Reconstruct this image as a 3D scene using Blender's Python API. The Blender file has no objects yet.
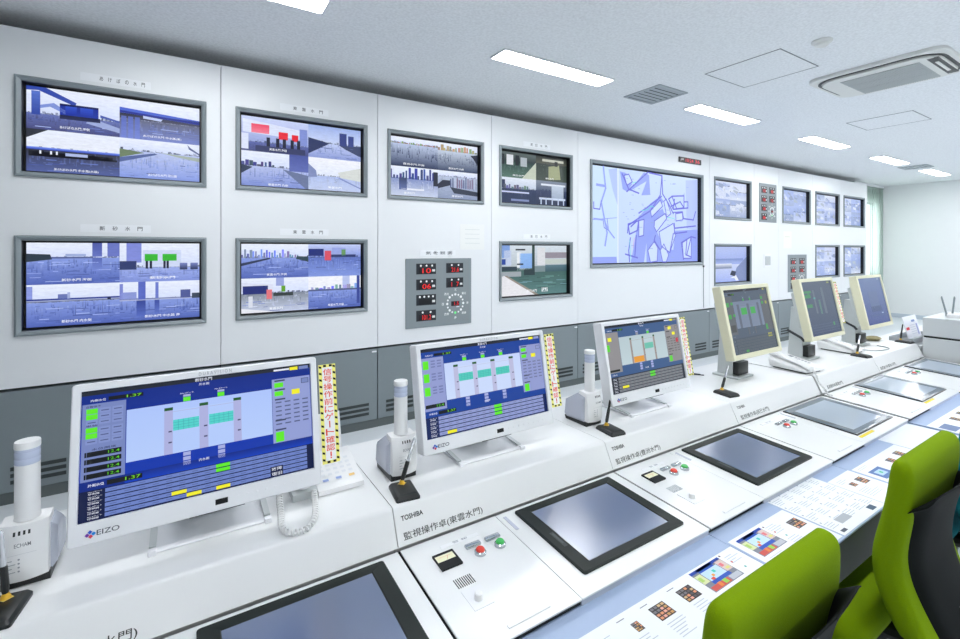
import bpy, bmesh, math, random
from mathutils import Matrix, Vector
random.seed(7)
C = bpy.context.scene.collection
PI = math.pi

# ---------------------------------------------------------------- materials
def lin(c):
    out = []
    for v in c[:3]:
        v = v / 255.0
        out.append(v / 12.92 if v <= 0.04045 else ((v + 0.055) / 1.055) ** 2.4)
    return tuple(out) + (1.0,)
MATS = {}
def mat(name, col, rough=0.5, metal=0.0, spec=0.5, noise=0.0, nscale=40.0, bump=0.0, bscale=200.0, coat=0.0):
    m = bpy.data.materials.new(name); m.use_nodes = True
    nt = m.node_tree; b = nt.nodes['Principled BSDF']
    b.inputs['Base Color'].default_value = lin(col)
    b.inputs['Roughness'].default_value = rough
    b.inputs['Metallic'].default_value = metal
    b.inputs['Specular IOR Level'].default_value = spec
    b.inputs['Coat Weight'].default_value = coat
    tc = nt.nodes.new('ShaderNodeTexCoord')
    if noise:
        n = nt.nodes.new('ShaderNodeTexNoise'); n.inputs['Scale'].default_value = nscale; n.inputs['Detail'].default_value = 4
        nt.links.new(tc.outputs['Object'], n.inputs['Vector'])
        r = nt.nodes.new('ShaderNodeMapRange'); r.inputs['To Min'].default_value = 1 - noise; r.inputs['To Max'].default_value = 1 + noise
        nt.links.new(n.outputs['Fac'], r.inputs['Value'])
        mx = nt.nodes.new('ShaderNodeMix'); mx.data_type = 'RGBA'; mx.blend_type = 'MULTIPLY'
        mx.inputs['Factor'].default_value = 1.0
        mx.inputs[6].default_value = lin(col)
        nt.links.new(r.outputs['Result'], mx.inputs[7])
        nt.links.new(mx.outputs[2], b.inputs['Base Color'])
    if bump:
        n2 = nt.nodes.new('ShaderNodeTexNoise'); n2.inputs['Scale'].default_value = bscale; n2.inputs['Detail'].default_value = 3
        nt.links.new(tc.outputs['Object'], n2.inputs['Vector'])
        bp = nt.nodes.new('ShaderNodeBump'); bp.inputs['Strength'].default_value = bump; bp.inputs['Distance'].default_value = 0.004
        nt.links.new(n2.outputs['Fac'], bp.inputs['Height']); nt.links.new(bp.outputs['Normal'], b.inputs['Normal'])
    MATS[name] = m
    return m
def emis(name, col, strength):
    m = bpy.data.materials.new(name); m.use_nodes = True
    nt = m.node_tree; nt.nodes.clear()
    o = nt.nodes.new('ShaderNodeOutputMaterial'); e = nt.nodes.new('ShaderNodeEmission')
    e.inputs['Color'].default_value = lin(col); e.inputs['Strength'].default_value = strength
    nt.links.new(e.outputs[0], o.inputs[0]); MATS[name] = m
    return m
def picture(name, strength=None, rough=0.25, spec=0.5):
    m = bpy.data.materials.new(name); m.use_nodes = True
    nt = m.node_tree; b = nt.nodes['Principled BSDF']
    a = nt.nodes.new('ShaderNodeAttribute'); a.attribute_name = 'Col'
    b.inputs['Roughness'].default_value = rough; b.inputs['Specular IOR Level'].default_value = spec
    if strength is None:
        nt.links.new(a.outputs['Color'], b.inputs['Base Color'])
    else:
        b.inputs['Base Color'].default_value = (0.012, 0.013, 0.016, 1)
        nt.links.new(a.outputs['Color'], b.inputs['Emission Color']); b.inputs['Emission Strength'].default_value = strength
    MATS[name] = m
    return m
M = MATS
mat('ceiling_board', (243, 246, 248), 0.9, noise=0.2, nscale=60, bump=0.3, bscale=160)
mat('wall_paint', (244, 246, 247), 0.7, noise=0.01, nscale=6)
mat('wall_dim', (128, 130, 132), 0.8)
mat('skirting', (205, 215, 226), 0.5)
mat('touch_sheen', (168, 182, 198), 0.16).node_tree.nodes['Principled BSDF'].inputs['IOR'].default_value = 2.0  # screen colour lightened to stand in for reflection at a grazing angle
mat('bezel_sheen', (104, 116, 126), 0.2)  # grey in place of the pale reflection on a dark bezel
mat('floor_tile', (214, 220, 224), 0.35, noise=0.03, nscale=14)
mat('panel_white', (232, 235, 237), 0.32, noise=0.008, nscale=3)
mat('seam_black', (22, 26, 25), 0.7)
mat('door_grey', (126, 136, 140), 0.5, noise=0.02, nscale=30)
mat('plinth_grey', (92, 100, 100), 0.6)
mat('slot_dark', (48, 55, 56), 0.7)
mat('frame_grey', (134, 144, 148), 0.4, metal=0.0)
mat('screen_black', (10, 13, 15), 0.35)
mat('desk_white', (232, 234, 234), 0.3, noise=0.006, nscale=5)
mat('plate_white', (236, 238, 238), 0.32)
mat('bezel_white', (236, 238, 241), 0.4)
mat('bezel_cream', (231, 229, 199), 0.45)
mat('stand_grey', (205, 211, 211), 0.45)
mat('black_plastic', (24, 28, 27), 0.38)
mat('bezel_black', (30, 37, 35), 0.5, spec=0.3)
mat('touch_glass', (92, 108, 142), 0.24, spec=0.5).node_tree.nodes['Principled BSDF'].inputs['IOR'].default_value = 2.4
mat('mat_blue', (168, 186, 216), 0.5, noise=0.02, nscale=80)
mat('apron_grey', (72, 76, 77), 0.6)
mat('apron_dark', (50, 48, 46), 0.6)
mat('device_white', (240, 241, 241), 0.35)
mat('device_grey', (188, 193, 206), 0.25)
mat('lens_clear', (196, 206, 228), 0.2)
mat('gold', (226, 178, 50), 0.35, metal=0.3)
mat('silver', (214, 217, 222), 0.25, metal=0.6)
mat('chrome', (196, 202, 206), 0.22, metal=0.85)
mat('cord_white', (236, 237, 236), 0.5)
mat('cord_dark', (60, 64, 68), 0.5)
mat('button_red', (236, 70, 52), 0.3)
mat('button_green', (66, 190, 92), 0.3)
mat('meter_cream', (240, 238, 205), 0.4)
mat('label_clear', (208, 212, 226), 0.25)
mat('tape_yellow', (244, 222, 10), 0.5)
mat('fabric_green', (116, 146, 0), 0.95, noise=0.08, nscale=260, bump=0.3, bscale=600, spec=0.15)
mat('fabric_teal', (18, 112, 122), 0.95, noise=0.08, nscale=260, bump=0.3, bscale=600, spec=0.15)
mat('shell_black', (16, 20, 20), 0.7, spec=0.1)
mat('grille_grey', (186, 191, 191), 0.7)
mat('vent_grey', (176, 184, 188), 0.6)
mat('ac_cream', (232, 233, 229), 0.5)
mat('hatch_line', (120, 126, 130), 0.7)
mat('cabinet_white', (214, 218, 219), 0.4)
mat('pouch_olive', (140, 132, 92), 0.8, noise=0.1, nscale=60)
mat('tray_grey', (180, 185, 188), 0.5)
mat('led_red', (120, 20, 24), 0.3)
emis('lamp_glow', (251, 252, 254), 36.0)
picture('picture_wall', 1.0, 0.3, 0.3)
picture('picture_camera', 1.0, 0.3, 0.3)
nt = M['picture_camera'].node_tree; b = nt.nodes['Principled BSDF']; a = nt.nodes['Attribute']
tc = nt.nodes.new('ShaderNodeTexCoord'); mp_ = nt.nodes.new('ShaderNodeMapping'); mp_.inputs['Scale'].default_value = (1, 1, 3.2)
nz = nt.nodes.new('ShaderNodeTexNoise'); nz.inputs['Scale'].default_value = 22; nz.inputs['Detail'].default_value = 9; nz.inputs['Roughness'].default_value = .72
mr = nt.nodes.new('ShaderNodeMapRange'); mr.inputs['From Min'].default_value = .25; mr.inputs['From Max'].default_value = .75; mr.inputs['To Min'].default_value = .86; mr.inputs['To Max'].default_value = 1.12
mx = nt.nodes.new('ShaderNodeMix'); mx.data_type = 'RGBA'; mx.blend_type = 'MULTIPLY'; mx.inputs['Factor'].default_value = 1.0
nt.links.new(tc.outputs['Object'], mp_.inputs['Vector']); nt.links.new(mp_.outputs['Vector'], nz.inputs['Vector']); nt.links.new(nz.outputs['Fac'], mr.inputs['Value'])
gm = nt.nodes.new('ShaderNodeGamma'); gm.inputs['Gamma'].default_value = 1.3; nt.links.new(a.outputs['Color'], gm.inputs['Color']); nt.links.new(gm.outputs['Color'], mx.inputs[6]); nt.links.new(mr.outputs['Result'], mx.inputs[7]); nt.links.new(mx.outputs[2], b.inputs['Emission Color'])
picture('picture_desk', 0.95, 0.3, 0.15)
picture('picture_dim', 0.85, 0.25, 0.3)
picture('print', None, 0.5, 0.3)
m = mat('blind_cloth', (240, 246, 243), 0.8)
m.node_tree.nodes['Principled BSDF'].inputs['Transmission Weight'].default_value = 0.0
nt = m.node_tree; tr = nt.nodes.new('ShaderNodeBsdfTranslucent'); tr.inputs['Color'].default_value = lin((226, 240, 232))
ms = nt.nodes.new('ShaderNodeMixShader'); ms.inputs[0].default_value = 0.5
nt.links.new(nt.nodes['Principled BSDF'].outputs[0], ms.inputs[1]); nt.links.new(tr.outputs[0], ms.inputs[2])
nt.links.new(ms.outputs[0], nt.nodes['Material Output'].inputs[0])
m = mat('window_glass', (235, 245, 245), 0.02)
m.node_tree.nodes['Principled BSDF'].inputs['Transmission Weight'].default_value = 1.0

# ---------------------------------------------------------------- mesh helpers
def rrect(x0, x1, y0, y1, r, n=4):
    pts = []
    for cx, cy, a0 in ((x1 - r, y1 - r, 0), (x0 + r, y1 - r, 90), (x0 + r, y0 + r, 180), (x1 - r, y0 + r, 270)):
        for i in range(n + 1):
            a = math.radians(a0 + 90 * i / n)
            pts.append((cx + r * math.cos(a), cy + r * math.sin(a)))
    return pts
class MB:
    def __init__(s, mtx=None):
        s.bm = bmesh.new(); s.mtx = mtx or Matrix.Identity(4)
    def v(s, p): return s.bm.verts.new(s.mtx @ Vector(p))
    def box(s, x0, x1, y0, y1, z0, z1, bev=0.0, seg=2):
        t = bmesh.new(); bmesh.ops.create_cube(t, size=1.0)
        for vv in t.verts:
            vv.co = Vector(((x0 + x1) / 2 + vv.co.x * (x1 - x0), (y0 + y1) / 2 + vv.co.y * (y1 - y0), (z0 + z1) / 2 + vv.co.z * (z1 - z0)))
        if bev: bmesh.ops.bevel(t, geom=t.edges[:], offset=bev, segments=seg, affect='EDGES', profile=0.5)
        s.merge(t); return s
    def merge(s, t):
        mp = {vv: s.v(vv.co) for vv in t.verts}
        for f in t.faces:
            s.bm.faces.new([mp[vv] for vv in f.verts])
        t.free()
    def loft(s, rings, closed=True, cap0=True, cap1=True):
        R = [[s.v(p) for p in r] for r in rings]
        n = len(R[0])
        for a, b in zip(R[:-1], R[1:]):
            for i in range(n if closed else n - 1):
                j = (i + 1) % n
                s.bm.faces.new((a[i], a[j], b[j], b[i]))
        if closed and cap0: s.bm.faces.new(R[0][::-1])
        if closed and cap1: s.bm.faces.new(R[-1])
        return s
    def cyl(s, p0, p1, r0, r1=None, seg=24):
        p0 = Vector(p0); p1 = Vector(p1); r1 = r0 if r1 is None else r1
        d = (p1 - p0).normalized(); a = d.orthogonal().normalized(); b = d.cross(a)
        ring = lambda p, r: [p + (a * math.cos(2 * PI * i / seg) + b * math.sin(2 * PI * i / seg)) * r for i in range(seg)]
        return s.loft([ring(p0, r0), ring(p1, r1)])
    def lathe(s, prof, c, seg=28, ax=None, ex=1.0):
        rings = [[(c[0] + r * math.cos(2 * PI * i / seg) * ex, c[1] + r * math.sin(2 * PI * i / seg), c[2] + z) for i in range(seg)] for r, z in prof]
        return s.loft(rings)
    def prism(s, prof, x0, x1):
        return s.loft([[(x0, y, z) for y, z in prof], [(x1, y, z) for y, z in prof]])
    def tube(s, path, r, seg=8):
        path = [Vector(p) for p in path]; rings = []
        up = None
        for i, p in enumerate(path):
            d = (path[min(i + 1, len(path) - 1)] - path[max(i - 1, 0)]).normalized()
            a = d.orthogonal().normalized() if up is None else (up - d * up.dot(d)).normalized()
            up = a; b = d.cross(a)
            rr = r[i] if isinstance(r, (list, tuple)) else r
            rings.append([p + (a * math.cos(2 * PI * k / seg) + b * math.sin(2 * PI * k / seg)) * rr for k in range(seg)])
        return s.loft(rings)
    def face(s, pts):
        s.bm.faces.new([s.v(p) for p in pts]); return s
    def build(s, name, material, parent=None, loc=None, smooth=35, extra=None):
        bmesh.ops.recalc_face_normals(s.bm, faces=s.bm.faces[:])
        me = bpy.data.meshes.new(name); 
        base = Vector((0, 0, 0))
        if parent is not None:
            q = parent
            while q is not None: base += q.location; q = q.parent
        elif loc is not None: base = Vector(loc)
        for vv in s.bm.verts: vv.co -= base
        s.bm.to_mesh(me); s.bm.free()
        if smooth:
            me.polygons.foreach_set('use_smooth', [True] * len(me.polygons))
            me.set_sharp_from_angle(angle=math.radians(smooth))
        me.materials.append(M[material])
        o = bpy.data.objects.new(name, me); C.objects.link(o)
        if parent is not None: o.parent = parent
        elif loc is not None: o.location = loc
        return o
def tag(o, label, cat, group=None):
    o['label'] = label; o['category'] = cat
    if group: o['group'] = group
    return o
def thing(name, label, cat, loc=(0, 0, 0), group=None):
    o = bpy.data.objects.new(name, None); C.objects.link(o); o.location = loc; o.empty_display_size = 0.1
    return tag(o, label, cat, group)
def struct(o): o['kind'] = 'structure'; return o
def copy_tree(o, parent=None):
    c = o.copy(); C.objects.link(c); c.parent = parent
    for ch in list(o.children): copy_tree(ch, c)
    return c
def frame_mtx(o, X, Y, N):
    m = Matrix.Identity(4)
    for i, vv in enumerate((X, Y, N)):
        vv = Vector(vv).normalized()
        for k in range(3): m[k][i] = vv[k]
    for k in range(3): m[k][3] = o[k]
    return m

# ---------------------------------------------------------------- flat pictures: polygons with per-corner colour
TXT = {}
def text_mesh(t, bold=.006):
    if (t, bold) in TXT: return TXT[(t, bold)]
    cu = bpy.data.curves.new('lettering', 'FONT'); cu.body = t; cu.size = 1.0; cu.offset = bold; cu.resolution_u = 3
    ob = bpy.data.objects.new('lettering', cu)
    me = ob.to_mesh()
    vs = [(p.co.x, p.co.y) for p in me.vertices]; fs = [tuple(p.vertices) for p in me.polygons]
    ob.to_mesh_clear(); bpy.data.objects.remove(ob); bpy.data.curves.remove(cu)
    if not vs: vs = [(0, 0), (1, 0), (1, 1)]; fs = []
    x0 = min(p[0] for p in vs); x1 = max(p[0] for p in vs); y0 = min(p[1] for p in vs); y1 = max(p[1] for p in vs)
    TXT[(t, bold)] = (vs, fs, x0, x1, y0, y1); return TXT[(t, bold)]
class Canvas:
    # x to the right, y downwards, both 0..1 of the w x h rectangle
    def __init__(s, w, h, gap=0.0004):
        s.w = w; s.h = h; s.gap = gap; s.V = []; s.F = []; s.K = []
    def poly(s, pts, col, layer=1):
        n = len(s.V); cols = col if isinstance(col[0], (tuple, list)) else [col] * len(pts)
        s.V += [(x * s.w, -y * s.h, layer * s.gap) for x, y in pts]; s.F.append(tuple(range(n, n + len(pts)))[::-1])
        s.K += [lin(c) for c in cols][::-1]
    def rect(s, x0, y0, x1, y1, c, c2=None, layer=1):
        c2 = c2 or c
        s.poly([(x0, y0), (x1, y0), (x1, y1), (x0, y1)], [c, c, c2, c2], layer)
    def line(s, pts, wd, col, layer=2):
        for a, b in zip(pts[:-1], pts[1:]):
            dx = (b[0] - a[0]) * s.w; dy = (b[1] - a[1]) * s.h; L = math.hypot(dx, dy) or 1
            nx = -dy / L * wd / 2 / s.w; ny = dx / L * wd / 2 / s.h
            ex = dx / L * wd / 2 / s.w * .7; ey = dy / L * wd / 2 / s.h * .7
            s.poly([(a[0] + nx - ex, a[1] + ny - ey), (b[0] + nx + ex, b[1] + ny + ey), (b[0] - nx + ex, b[1] - ny + ey), (a[0] - nx - ex, a[1] - ny - ey)], col, layer)
    def disc(s, cx, cy, r, col, layer=2, n=10):
        s.poly([(cx + r * math.cos(2 * PI * i / n) / s.w, cy + r * math.sin(2 * PI * i / n) / s.h) for i in range(n)], col, layer)
    def text(s, t, x0, y0, x1, y1, col, layer=4, bold=.006):
        vs, fs, a0, a1, b0, b1 = text_mesh(t, bold); n = len(s.V); k = lin(col)
        sx = (x1 - x0) / max(a1 - a0, 1e-6); sy = (y1 - y0) / max(b1 - b0, 1e-6)
        for x, y in vs: s.V.append(((x0 + (x - a0) * sx) * s.w, -(y0 + (b1 - y) * sy) * s.h, layer * s.gap))
        for f in fs: s.F.append(tuple(n + i for i in f)); s.K += [k] * len(f)
    def build(s, name, material, mtx, parent=None, loc=None, thick=0.0, tcol=(240, 242, 244)):
        V = list(s.V); F = list(s.F); K = list(s.K)
        if thick:
            n = len(V); k = lin(tcol)
            for z in (-s.gap * .5, -thick - s.gap * .5):
                V += [(0, 0, z), (s.w, 0, z), (s.w, -s.h, z), (0, -s.h, z)]
            for f in ((3, 2, 1, 0), (4, 5, 6, 7), (0, 1, 5, 4), (1, 2, 6, 5), (2, 3, 7, 6), (3, 0, 4, 7)):
                F.append(tuple(n + i for i in f)); K += [k] * 4
        base = Vector((0, 0, 0)); q = parent
        while q is not None: base += q.location; q = q.parent
        if parent is None and loc is not None: base = Vector(loc)
        me = bpy.data.meshes.new(name)
        me.from_pydata([tuple(mtx @ Vector(p) - base) for p in V], [], F)
        at = me.color_attributes.new('Col', 'FLOAT_COLOR', 'CORNER')
        at.data.foreach_set('color', [c for k in K for c in k])
        me.materials.append(M[material])
        o = bpy.data.objects.new(name, me); C.objects.link(o)
        if parent is not None: o.parent = parent
        elif loc is not None: o.location = loc
        return o
class Sub:
    def __init__(s, cv, x0, y0, x1, y1): s.cv = cv; s.a = (x0, y0, x1 - x0, y1 - y0)
    def p(s, x, y): return (s.a[0] + x * s.a[2], s.a[1] + y * s.a[3])
    def rect(s, x0, y0, x1, y1, c, c2=None, layer=1):
        a = s.p(max(0, x0), max(0, y0)); b = s.p(min(1, x1), min(1, y1)); s.cv.rect(a[0], a[1], b[0], b[1], c, c2, layer)
    def poly(s, pts, c, layer=1): s.cv.poly([s.p(*q) for q in pts], c, layer)
    def text(s, t, x0, y0, x1, y1, c, layer=5):
        a = s.p(x0, y0); b = s.p(x1, y1); s.cv.text(t, a[0], a[1], b[0], b[1], c, layer)

# ---------------------------------------------------------------- the room
D = 3.80; CEIL = 2.92; XR = 13.35; XL = -3.2; YB = 4.12; YF = -4.6
def slab(name, material, *a): return struct(MB().box(*a).build(name, material, smooth=0))
slab('floor', 'floor_tile', XL - .1, XR + .1, YF - .1, YB + .1, -.1, 0)
slab('ceiling', 'ceiling_board', XL - .1, XR + .1, YF - .1, YB + .1, CEIL, CEIL + .1)
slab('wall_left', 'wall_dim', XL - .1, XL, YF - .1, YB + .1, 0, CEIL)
slab('wall_right', 'wall_paint', XR, XR + .1, YF - .1, YB + .1, 0, CEIL)
slab('wall_front', 'wall_paint', XL, XR, YF - .1, YF, 0, CEIL)
wx0, wx1, wz0, wz1 = 11.95, 13.15, 0.9, 2.55
w = MB()
for a in ((XL, wx0, 0, CEIL), (wx1, XR, 0, CEIL), (wx0, wx1, 0, wz0), (wx0, wx1, wz1, CEIL)):
    w.box(a[0], a[1], YB, YB + .1, a[2], a[3])
struct(w.build('wall_back', 'wall_paint', smooth=0))
win = MB()
for a in ((wx0, wx1, wz0, wz0 + .05), (wx0, wx1, wz1 - .05, wz1), (wx0, wx0 + .05, wz0 + .05, wz1 - .05), (wx1 - .05, wx1, wz0 + .05, wz1 - .05), (12.53, 12.57, wz0 + .05, wz1 - .05)):
    win.box(a[0], a[1], YB + .03, YB + .08, a[2], a[3])
wf = struct(win.build('window_1', 'frame_grey', loc=(12.55, YB + .05, wz0), smooth=0))
MB().box(wx0 + .05, wx1 - .05, YB + .05, YB + .056, wz0 + .05, wz1 - .05).build('window_pane', 'window_glass', wf, smooth=0)
struct(MB().box(XR - .012, XR, YF, YB, 0, .09).build('baseboard_right', 'skirting', smooth=0))
# vertical blind hanging in front of the window beyond the panels
bl = thing('vertical_blind', 'pale green white vertical blind beyond the far end of the screen wall', 'blind', (12.5, 4.04, CEIL))
MB().box(11.74, 13.33, 4.02, 4.06, CEIL - .05, CEIL).build('headrail', 'panel_white', bl, smooth=0)
for i in range(16):
    x = 11.80 + i * .1; mm = Matrix.Translation((x, 4.04, 0)) @ Matrix.Rotation(math.radians(28), 4, 'Z')
    MB(mm).box(-.055, .055, -.001, .001, .06, CEIL - .05).build('slat', 'blind_cloth', bl, smooth=0)

# ---------------------------------------------------------------- ceiling fittings
LX = [-.42, 1.91, 4.24, 6.62, 8.92, 11.12]
def light(x, y, lab):
    t = thing('ceiling_light', lab, 'ceiling light', (x + .565, y, CEIL), 'recessed fluorescent ceiling lights')
    f = MB(); z = CEIL - .012
    f.loft([[(px, py, CEIL) for px, py in rrect(x, x + 1.13, y - .1, y + .1, .01, 1)], [(px, py, z) for px, py in rrect(x, x + 1.13, y - .1, y + .1, .01, 1)],
            [(px, py, z) for px, py in rrect(x + .012, x + 1.118, y - .088, y + .088, .008, 1)], [(px, py, CEIL - .002) for px, py in rrect(x + .012, x + 1.118, y - .088, y + .088, .008, 1)]], cap0=False, cap1=False)
    f.build('frame', 'panel_white', t, smooth=0)
    MB().box(x + .013, x + 1.117, y - .087, y + .087, CEIL - .009, CEIL - .004).build('diffuser', 'lamp_glow', t, smooth=0)
names = ['nearest', 'second nearest', 'third nearest', 'fourth nearest', 'fifth nearest', 'farthest']
where = ['cut off by the top edge of the photo', 'over the third and fourth screen columns', 'beside the grey louvred vent over the map screen', 'over the first small indicator panel', 'beside the far square vent', 'closest to the far white end wall']
for i, x in enumerate(LX):
    light(x, 2.78, 'white recessed ceiling strip light %s' % where[i])
for y in (.1, -2.5):  # unseen rows; the rear one is added to brighten surfaces facing the camera
    for i, x in enumerate(LX):
        light(x, y, ('white ceiling strip light in the row over the chairs, %s one' if y > 0 else 'unseen ceiling strip light added as fill behind the chairs, %s one') % names[i])
def hatch(x0, x1, y0, y1, lab):
    t = thing('ceiling_hatch', lab, 'hatch', (x0, y0, CEIL), 'ceiling access hatches')
    f = MB(); w = .006
    for a in ((x0, x1, y0, y0 + w), (x0, x1, y1 - w, y1), (x0, x0 + w, y0 + w, y1 - w), (x1 - w, x1, y0 + w, y1 - w)):
        f.box(a[0], a[1], a[2], a[3], CEIL - .003, CEIL)
    f.build('frame', 'hatch_line', t, smooth=0)
    MB().box(x0 + w, x1 - w, y0 + w, y1 - w, CEIL - .0015, CEIL).build('door', 'ceiling_board', t, smooth=0)
hatch(3.56, 4.15, 1.65, 2.22, 'square ceiling access hatch with grey outline between smoke detector and louvred vent')
hatch(6.28, 6.87, 1.66, 2.23, 'square ceiling access hatch with faint outline beyond the air conditioner')
def vent(x0, x1, y0, y1, lab):
    t = thing('ceiling_vent', lab, 'vent', (x0, y0, CEIL), 'square ceiling vents')
    f = MB(); w = .025; z = CEIL - .01
    for a in ((x0, x1, y0, y0 + w), (x0, x1, y1 - w, y1), (x0, x0 + w, y0 + w, y1 - w), (x1 - w, x1, y0 + w, y1 - w)):
        f.box(a[0], a[1], a[2], a[3], z, CEIL)
    f.build('frame', 'vent_grey', t, smooth=0)
    n = 6; s = MB()
    for i in range(n):
        yy = y0 + w + (y1 - y0 - 2 * w) * (i + .5) / n
        s.loft([[(x, yy - .018, CEIL - .002), (x, yy + .012, z + .001), (x, yy + .013, z + .003), (x, yy - .016, CEIL)] for x in (x0 + w, x1 - w)])
    s.build('louvre', 'vent_grey', t, smooth=0)
    MB().box(x0 + w, x1 - w, y0 + w, y1 - w, CEIL - .0008, CEIL).build('backing', 'slot_dark', t, smooth=0)
vent(3.45, 3.85, 2.56, 2.95, 'grey square louvred ceiling vent beside the strip light above the map screen')
vent(10.42, 10.80, 2.58, 2.96, 'grey square ceiling vent between the two farthest strip lights')
t = thing('smoke_detector', 'small round white smoke detector on the ceiling beside the air conditioner', 'smoke detector', (3.67, 1.44, CEIL))
MB().lathe([(.06, 0), (.06, -.01), (.052, -.018)], (3.67, 1.44, CEIL)).build('base', 'ac_cream', t)
MB().lathe([(.04, -.018), (.036, -.034), (.02, -.042), (.001, -.043)], (3.67, 1.44, CEIL)).build('sensor_cap', 'ac_cream', t)
# air conditioner
ax0, ax1, ay0, ay1 = 4.42, 5.16, 1.0, 1.86
t = thing('air_conditioner', 'white ceiling cassette air conditioner with rounded corners and grey intake grille', 'air conditioner', ((ax0 + ax1) / 2, (ay0 + ay1) / 2, CEIL))
ring = lambda i, r, z: [(px, py, CEIL - z) for px, py in rrect(ax0 + i, ax1 - i, ay0 + i, ay1 - i, r, 6)]
MB().loft([ring(0, .1, 0), ring(0, .1, .022), ring(.006, .095, .027)]).build('body', 'ac_cream', t)
MB().loft([ring(.03, .17, .027), ring(.03, .17, .030), ring(.052, .15, .030), ring(.052, .15, .027)], cap0=False, cap1=False).build('shadow_gap', 'black_plastic', t)
MB().loft([ring(.054, .15, .02), ring(.054, .15, .040), ring(.06, .145, .046)]).build('front_panel', 'ac_cream', t)
o = MB(); o.box(ax0 + .12, ax1 - .12, ay0 + .062, ay0 + .125, CEIL - .0475, CEIL - .044)
o.build('outlet', 'black_plastic', t, smooth=0)
o = MB(); o.box(ax0 + .22, ax1 - .22, ay0 + .085, ay0 + .105, CEIL - .052, CEIL - .047); o.build('louvre', 'ac_cream', t, smooth=0)
g = MB()
gx0, gx1, gy0, gy1 = 4.56, 5.06, 1.17, 1.66
g.box(gx0, gx1, gy0, gy1, CEIL - .049, CEIL - .045)
for i in range(34):
    yy = gy0 + (gy1 - gy0) * (i + .5) / 34
    g.box(gx0, gx1, yy - .003, yy + .003, CEIL - .052, CEIL - .049)
for k in range(1, 3):
    xx = gx0 + (gx1 - gx0) * k / 3; g.box(xx - .004, xx + .004, gy0, gy1, CEIL - .0525, CEIL - .049)
g.build('intake_grille', 'grille_grey', t, smooth=0)

# ---------------------------------------------------------------- screen wall: panels
ZP0, ZP1 = .682, 2.813
HW, HH = .98, .60
UZ, LZ = 2.535, 1.585         # tops of the upper and lower screens
BAYS = [(-2.09, -.933), (-.933, .228), (.228, 1.389), (1.389, 2.546), (2.546, 3.70), (3.70, 6.21), (6.21, 7.385), (7.385, 8.139), (8.139, 9.316), (9.316, 10.48), (10.48, 11.70)]
SCR = {1: [(-.84, UZ), (-.84, LZ)], 2: [(.32, UZ), (.32, LZ)], 3: [(1.475, UZ)], 4: [(2.635, UZ), (2.635, LZ)], 6: [(6.32, UZ), (6.32, LZ)], 8: [(8.255, UZ)], 9: [(9.42, UZ), (9.42, LZ)], 10: [(10.585, UZ), (10.585, LZ)]}
MAPR = (3.885, 6.055, 1.29, 2.525)
bayname = ['blank white cabinet panel at the left end outside the first screen pair', 'white wall panel holding the two leftmost screens, first bay', 'white wall panel with the red gate screen above and harbour skyline screen below', 'white wall panel with one upper screen and the large grey indicator board', 'white wall panel with the dim upper screen and the green basin screen below',
           'wide white wall panel holding the big blue map screen', 'white wall panel just right of the map screen with two stacked screens', 'narrow white wall panel with the tall indicator board and small outlet plate', 'white wall panel with one upper screen over the lower far indicator board', 'white wall panel second from the far end with two stacked screens', 'white wall panel at the far end beside the vertical blind']
for i, (x0, x1) in enumerate(BAYS):
    t = thing('wall_panel', bayname[i], 'wall panel', ((x0 + x1) / 2, D + .15, 0), 'white panels of the screen wall')
    g = .0022
    holes = [(hx, hx + HW, ht - HH, ht) for hx, ht in SCR.get(i, [])]
    if i == 5: holes = [MAPR]
    xs = sorted({x0 + g, x1 - g} | {h[0] for h in holes} | {h[1] for h in holes}); zs = sorted({ZP0, ZP1} | {h[2] for h in holes} | {h[3] for h in holes})
    b = MB()
    for a0, a1 in zip(xs[:-1], xs[1:]):
        for c0, c1 in zip(zs[:-1], zs[1:]):
            if not any(h[0] - 1e-6 <= a0 and a1 <= h[1] + 1e-6 and h[2] - 1e-6 <= c0 and c1 <= h[3] + 1e-6 for h in holes):
                b.face([(a0, D, c0), (a1, D, c0), (a1, D, c1), (a0, D, c1)])
    for h in holes:
        r = [(h[0], h[2]), (h[1], h[2]), (h[1], h[3]), (h[0], h[3])]
        for p, q in zip(r, r[1:] + r[:1]): b.face([(p[0], D, p[1]), (q[0], D, q[1]), (q[0], D + .02, q[1]), (p[0], D + .02, p[1])])
    r = [(x0 + g, ZP0), (x1 - g, ZP0), (x1 - g, ZP1), (x0 + g, ZP1)]
    for p, q in zip(r, r[1:] + r[:1]): b.face([(p[0], D, p[1]), (q[0], D, q[1]), (q[0], D + .25, q[1]), (p[0], D + .25, p[1])])
    bmesh.ops.remove_doubles(b.bm, verts=b.bm.verts[:], dist=1e-5)
    b.build('front_panel', 'panel_white', t, smooth=0)
    MB().box(x0, x1, D + .12, D + .29, .0, ZP1 - .002).build('back_box', 'seam_black', t, smooth=0)
    doors = [(x0, x1)] if i != 5 else [(3.70, 4.955), (4.955, 6.21)]
    for dx0, dx1 in doors:
        dg = .004
        d = MB().box(dx0 + dg, dx1 - dg, D + .004, D + .1, .072, ZP0 - .018).build('lower_door', 'door_grey', t, smooth=0)
        s = MB()
        for sx in (dx0 + .076, dx1 - .076 - .25):
            for k in range(3): s.box(sx, sx + .25, D + .001, D + .006, .117 + k * .039, .139 + k * .039)
        s.build('vent_slot', 'slot_dark', d, smooth=0)
        MB().box(dx1 - .05, dx1 - .012, D - .004, D + .004, .636, .648).build('door_catch', 'bezel_white', d, smooth=0)
    MB().box(x0, x1, D + .012, D + .12, 0, .068).build('plinth', 'plinth_grey', t, smooth=0)

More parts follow.
